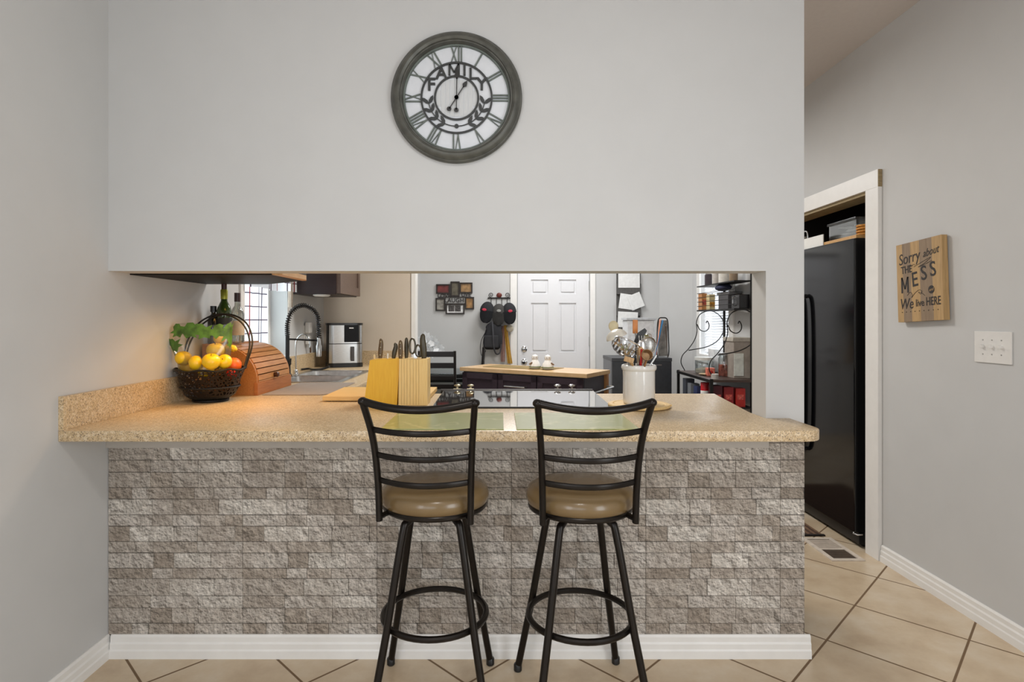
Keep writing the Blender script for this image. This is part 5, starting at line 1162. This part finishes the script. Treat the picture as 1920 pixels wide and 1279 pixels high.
for i, (x, y, r_, hh, col, lb) in enumerate(((1.93, 5.42, 0.04, 0.12, (60, 50, 56), 'dark jar at the far end of the top rack shelf'), (1.93, 5.24, 0.036, 0.13, (196, 190, 184), 'white jar left of centre on the top rack shelf'), (1.93, 5.06, 0.045, 0.12, (220, 216, 208), 'big white jar on the top rack shelf'), (1.94, 4.88, 0.035, 0.12, (140, 120, 96), 'tan jar at the near end of the top rack shelf'))):
    t = thing('storage_jar', lb, 'jar', (x, y, TS), 0, g3); MB().lathe([(0, 0), (r_, 0), (r_, hh*0.8), (r_*0.8, hh*0.86), (0, hh*0.86)], 20).build('body', mat('jar_body_%d' % i, col, 0.3), t)
    MB().lathe([(0, hh*0.86), (r_*0.86, hh*0.86), (r_*0.86, hh), (0, hh)], 20).build('lid', steel, t)

# ------------------------------------------------------------------ dining table, chairs, flowers
dt = thing('dining_table', 'glass topped dining table with black frame in the far room', 'table', (-0.42, 6.22, 0))
MB().box(-0.42, 0.18, -0.30, 0.34, 0.742, 0.752, 0.003).build('glass_top', clear_mat('table_glass', (206, 222, 224), 0.25), dt)
m = MB()
for z in (0.70, 0.60): m.box(-0.38, 0.16, -0.27, -0.25, z, z+0.035); m.box(-0.38, 0.16, 0.29, 0.31, z, z+0.035)
m.build('apron', blackm, dt)
for x in (-0.38, 0.15):
    for y in (-0.26, 0.30): MB().box(x-0.018, x+0.018, y-0.018, y+0.018, 0, 0.742, 0.002).build('leg', blackm, dt)
def chair(label, loc, rz):
    t = thing('dining_chair', label, 'chair', loc, rz, 'dining chairs')
    blk = mat('chair_black', (24, 20, 19), 0.3)
    MB().box(-0.19, 0.19, -0.18, 0.20, 0.44, 0.47, 0.008, seg=3).build('seat', blk, t)
    for s_ in (-1, 1):
        MB().tube([(s_*0.165, -0.15, 0), (s_*0.165, -0.165, 0.45), (s_*0.165, -0.20, 1.005)], 0.013, 8).build('back_post', blk, t)
        MB().tube([(s_*0.165, 0.18, 0), (s_*0.165, 0.18, 0.44)], 0.015, 8).build('leg', blk, t)
    for z0, z1 in ((0.95, 1.0), (0.845, 0.895), (0.735, 0.775), (0.65, 0.695)):
        y = -0.165-0.035*((z0+z1)/2-0.45)/0.555
        MB().box(-0.16, 0.16, y-0.008, y+0.008, z0, z1, 0.003).build('back_slat', blk, t)
    return t
c1 = chair('black ladder-back chair seen from behind, left of the island', (-0.585, 5.62, 0), 0)
c2 = chair('black ladder-back chair turned sideways behind the island', (-0.375, 6.28, 0), 90)
fl = thing('flower_arrangement', 'white and pale blue silk flowers on the dining table', 'flowers', (-0.78, 6.16, 0.7525))
MB().lathe([(0, 0), (0.035, 0), (0.05, 0.05), (0.035, 0.12), (0.03, 0.12), (0.04, 0.05), (0, 0.01)], 20).build('vase', ceramic, fl)
pw = mat('petal_white', (244, 247, 250), 0.6, var=0.06)
random.seed(11)
for k, (cx, cz) in enumerate(((-0.10, 0.31), (0.0, 0.35), (0.085, 0.31), (0.14, 0.24), (-0.03, 0.25), (0.06, 0.20), (-0.1, 0.20))):
    m = MB()
    for i in range(14):
        a = i*2*pi/9+k; el = random.uniform(-0.2, 0.7); L_ = random.uniform(0.055, 0.085); d = Vector((cos(a)*cos(el), -0.5*sin(el)-0.2, sin(a)*cos(el))).normalized()
        s_ = d.cross(Vector((0.3, 1, 0.2))).normalized()*0.027; c0 = Vector((cx, random.uniform(-0.03, 0.03), cz))
        vs = [m.bm.verts.new(p) for p in (c0, c0+d*L_*0.5+s_, c0+d*L_, c0+d*L_*0.5-s_)]; m.bm.faces.new(vs)
        m.bm.faces.new([m.bm.verts.new(v.co+Vector((0, 0.002, 0))) for v in reversed(vs)])
    m.build('flower', pw, fl)
m = MB()
for cx, cz in ((-0.08, 0.28), (0.0, 0.33), (0.085, 0.29), (0.13, 0.22), (-0.03, 0.24)): m.tube(catmull([(0, 0, 0.08), (cx*0.3, 0, 0.15), (cx, 0, cz)], 4), 0.003, 5)
m.build('stem', mat('stem_green', (96, 116, 84), 0.7), fl)

# ------------------------------------------------------------------ ceiling fixtures (out of frame, give the room its light)
for nm, x, y, r_, lb in (('ceiling_light', 0.05, 0.40, 0.2, 'round flush ceiling light in the living room'), ('ceiling_light', 0.15, 3.9, 0.3, 'round flush ceiling light in the kitchen'), ('ceiling_light', 0.6, 5.7, 0.3, 'round flush ceiling light in the dining corner')):
    t = thing(nm, lb, 'ceiling light', (x, y, CZ)); MB().lathe([(0, 0), (r_, 0), (r_, -0.04), (r_*0.9, -0.05), (0, -0.05)], 32).build('housing', white_m, t)
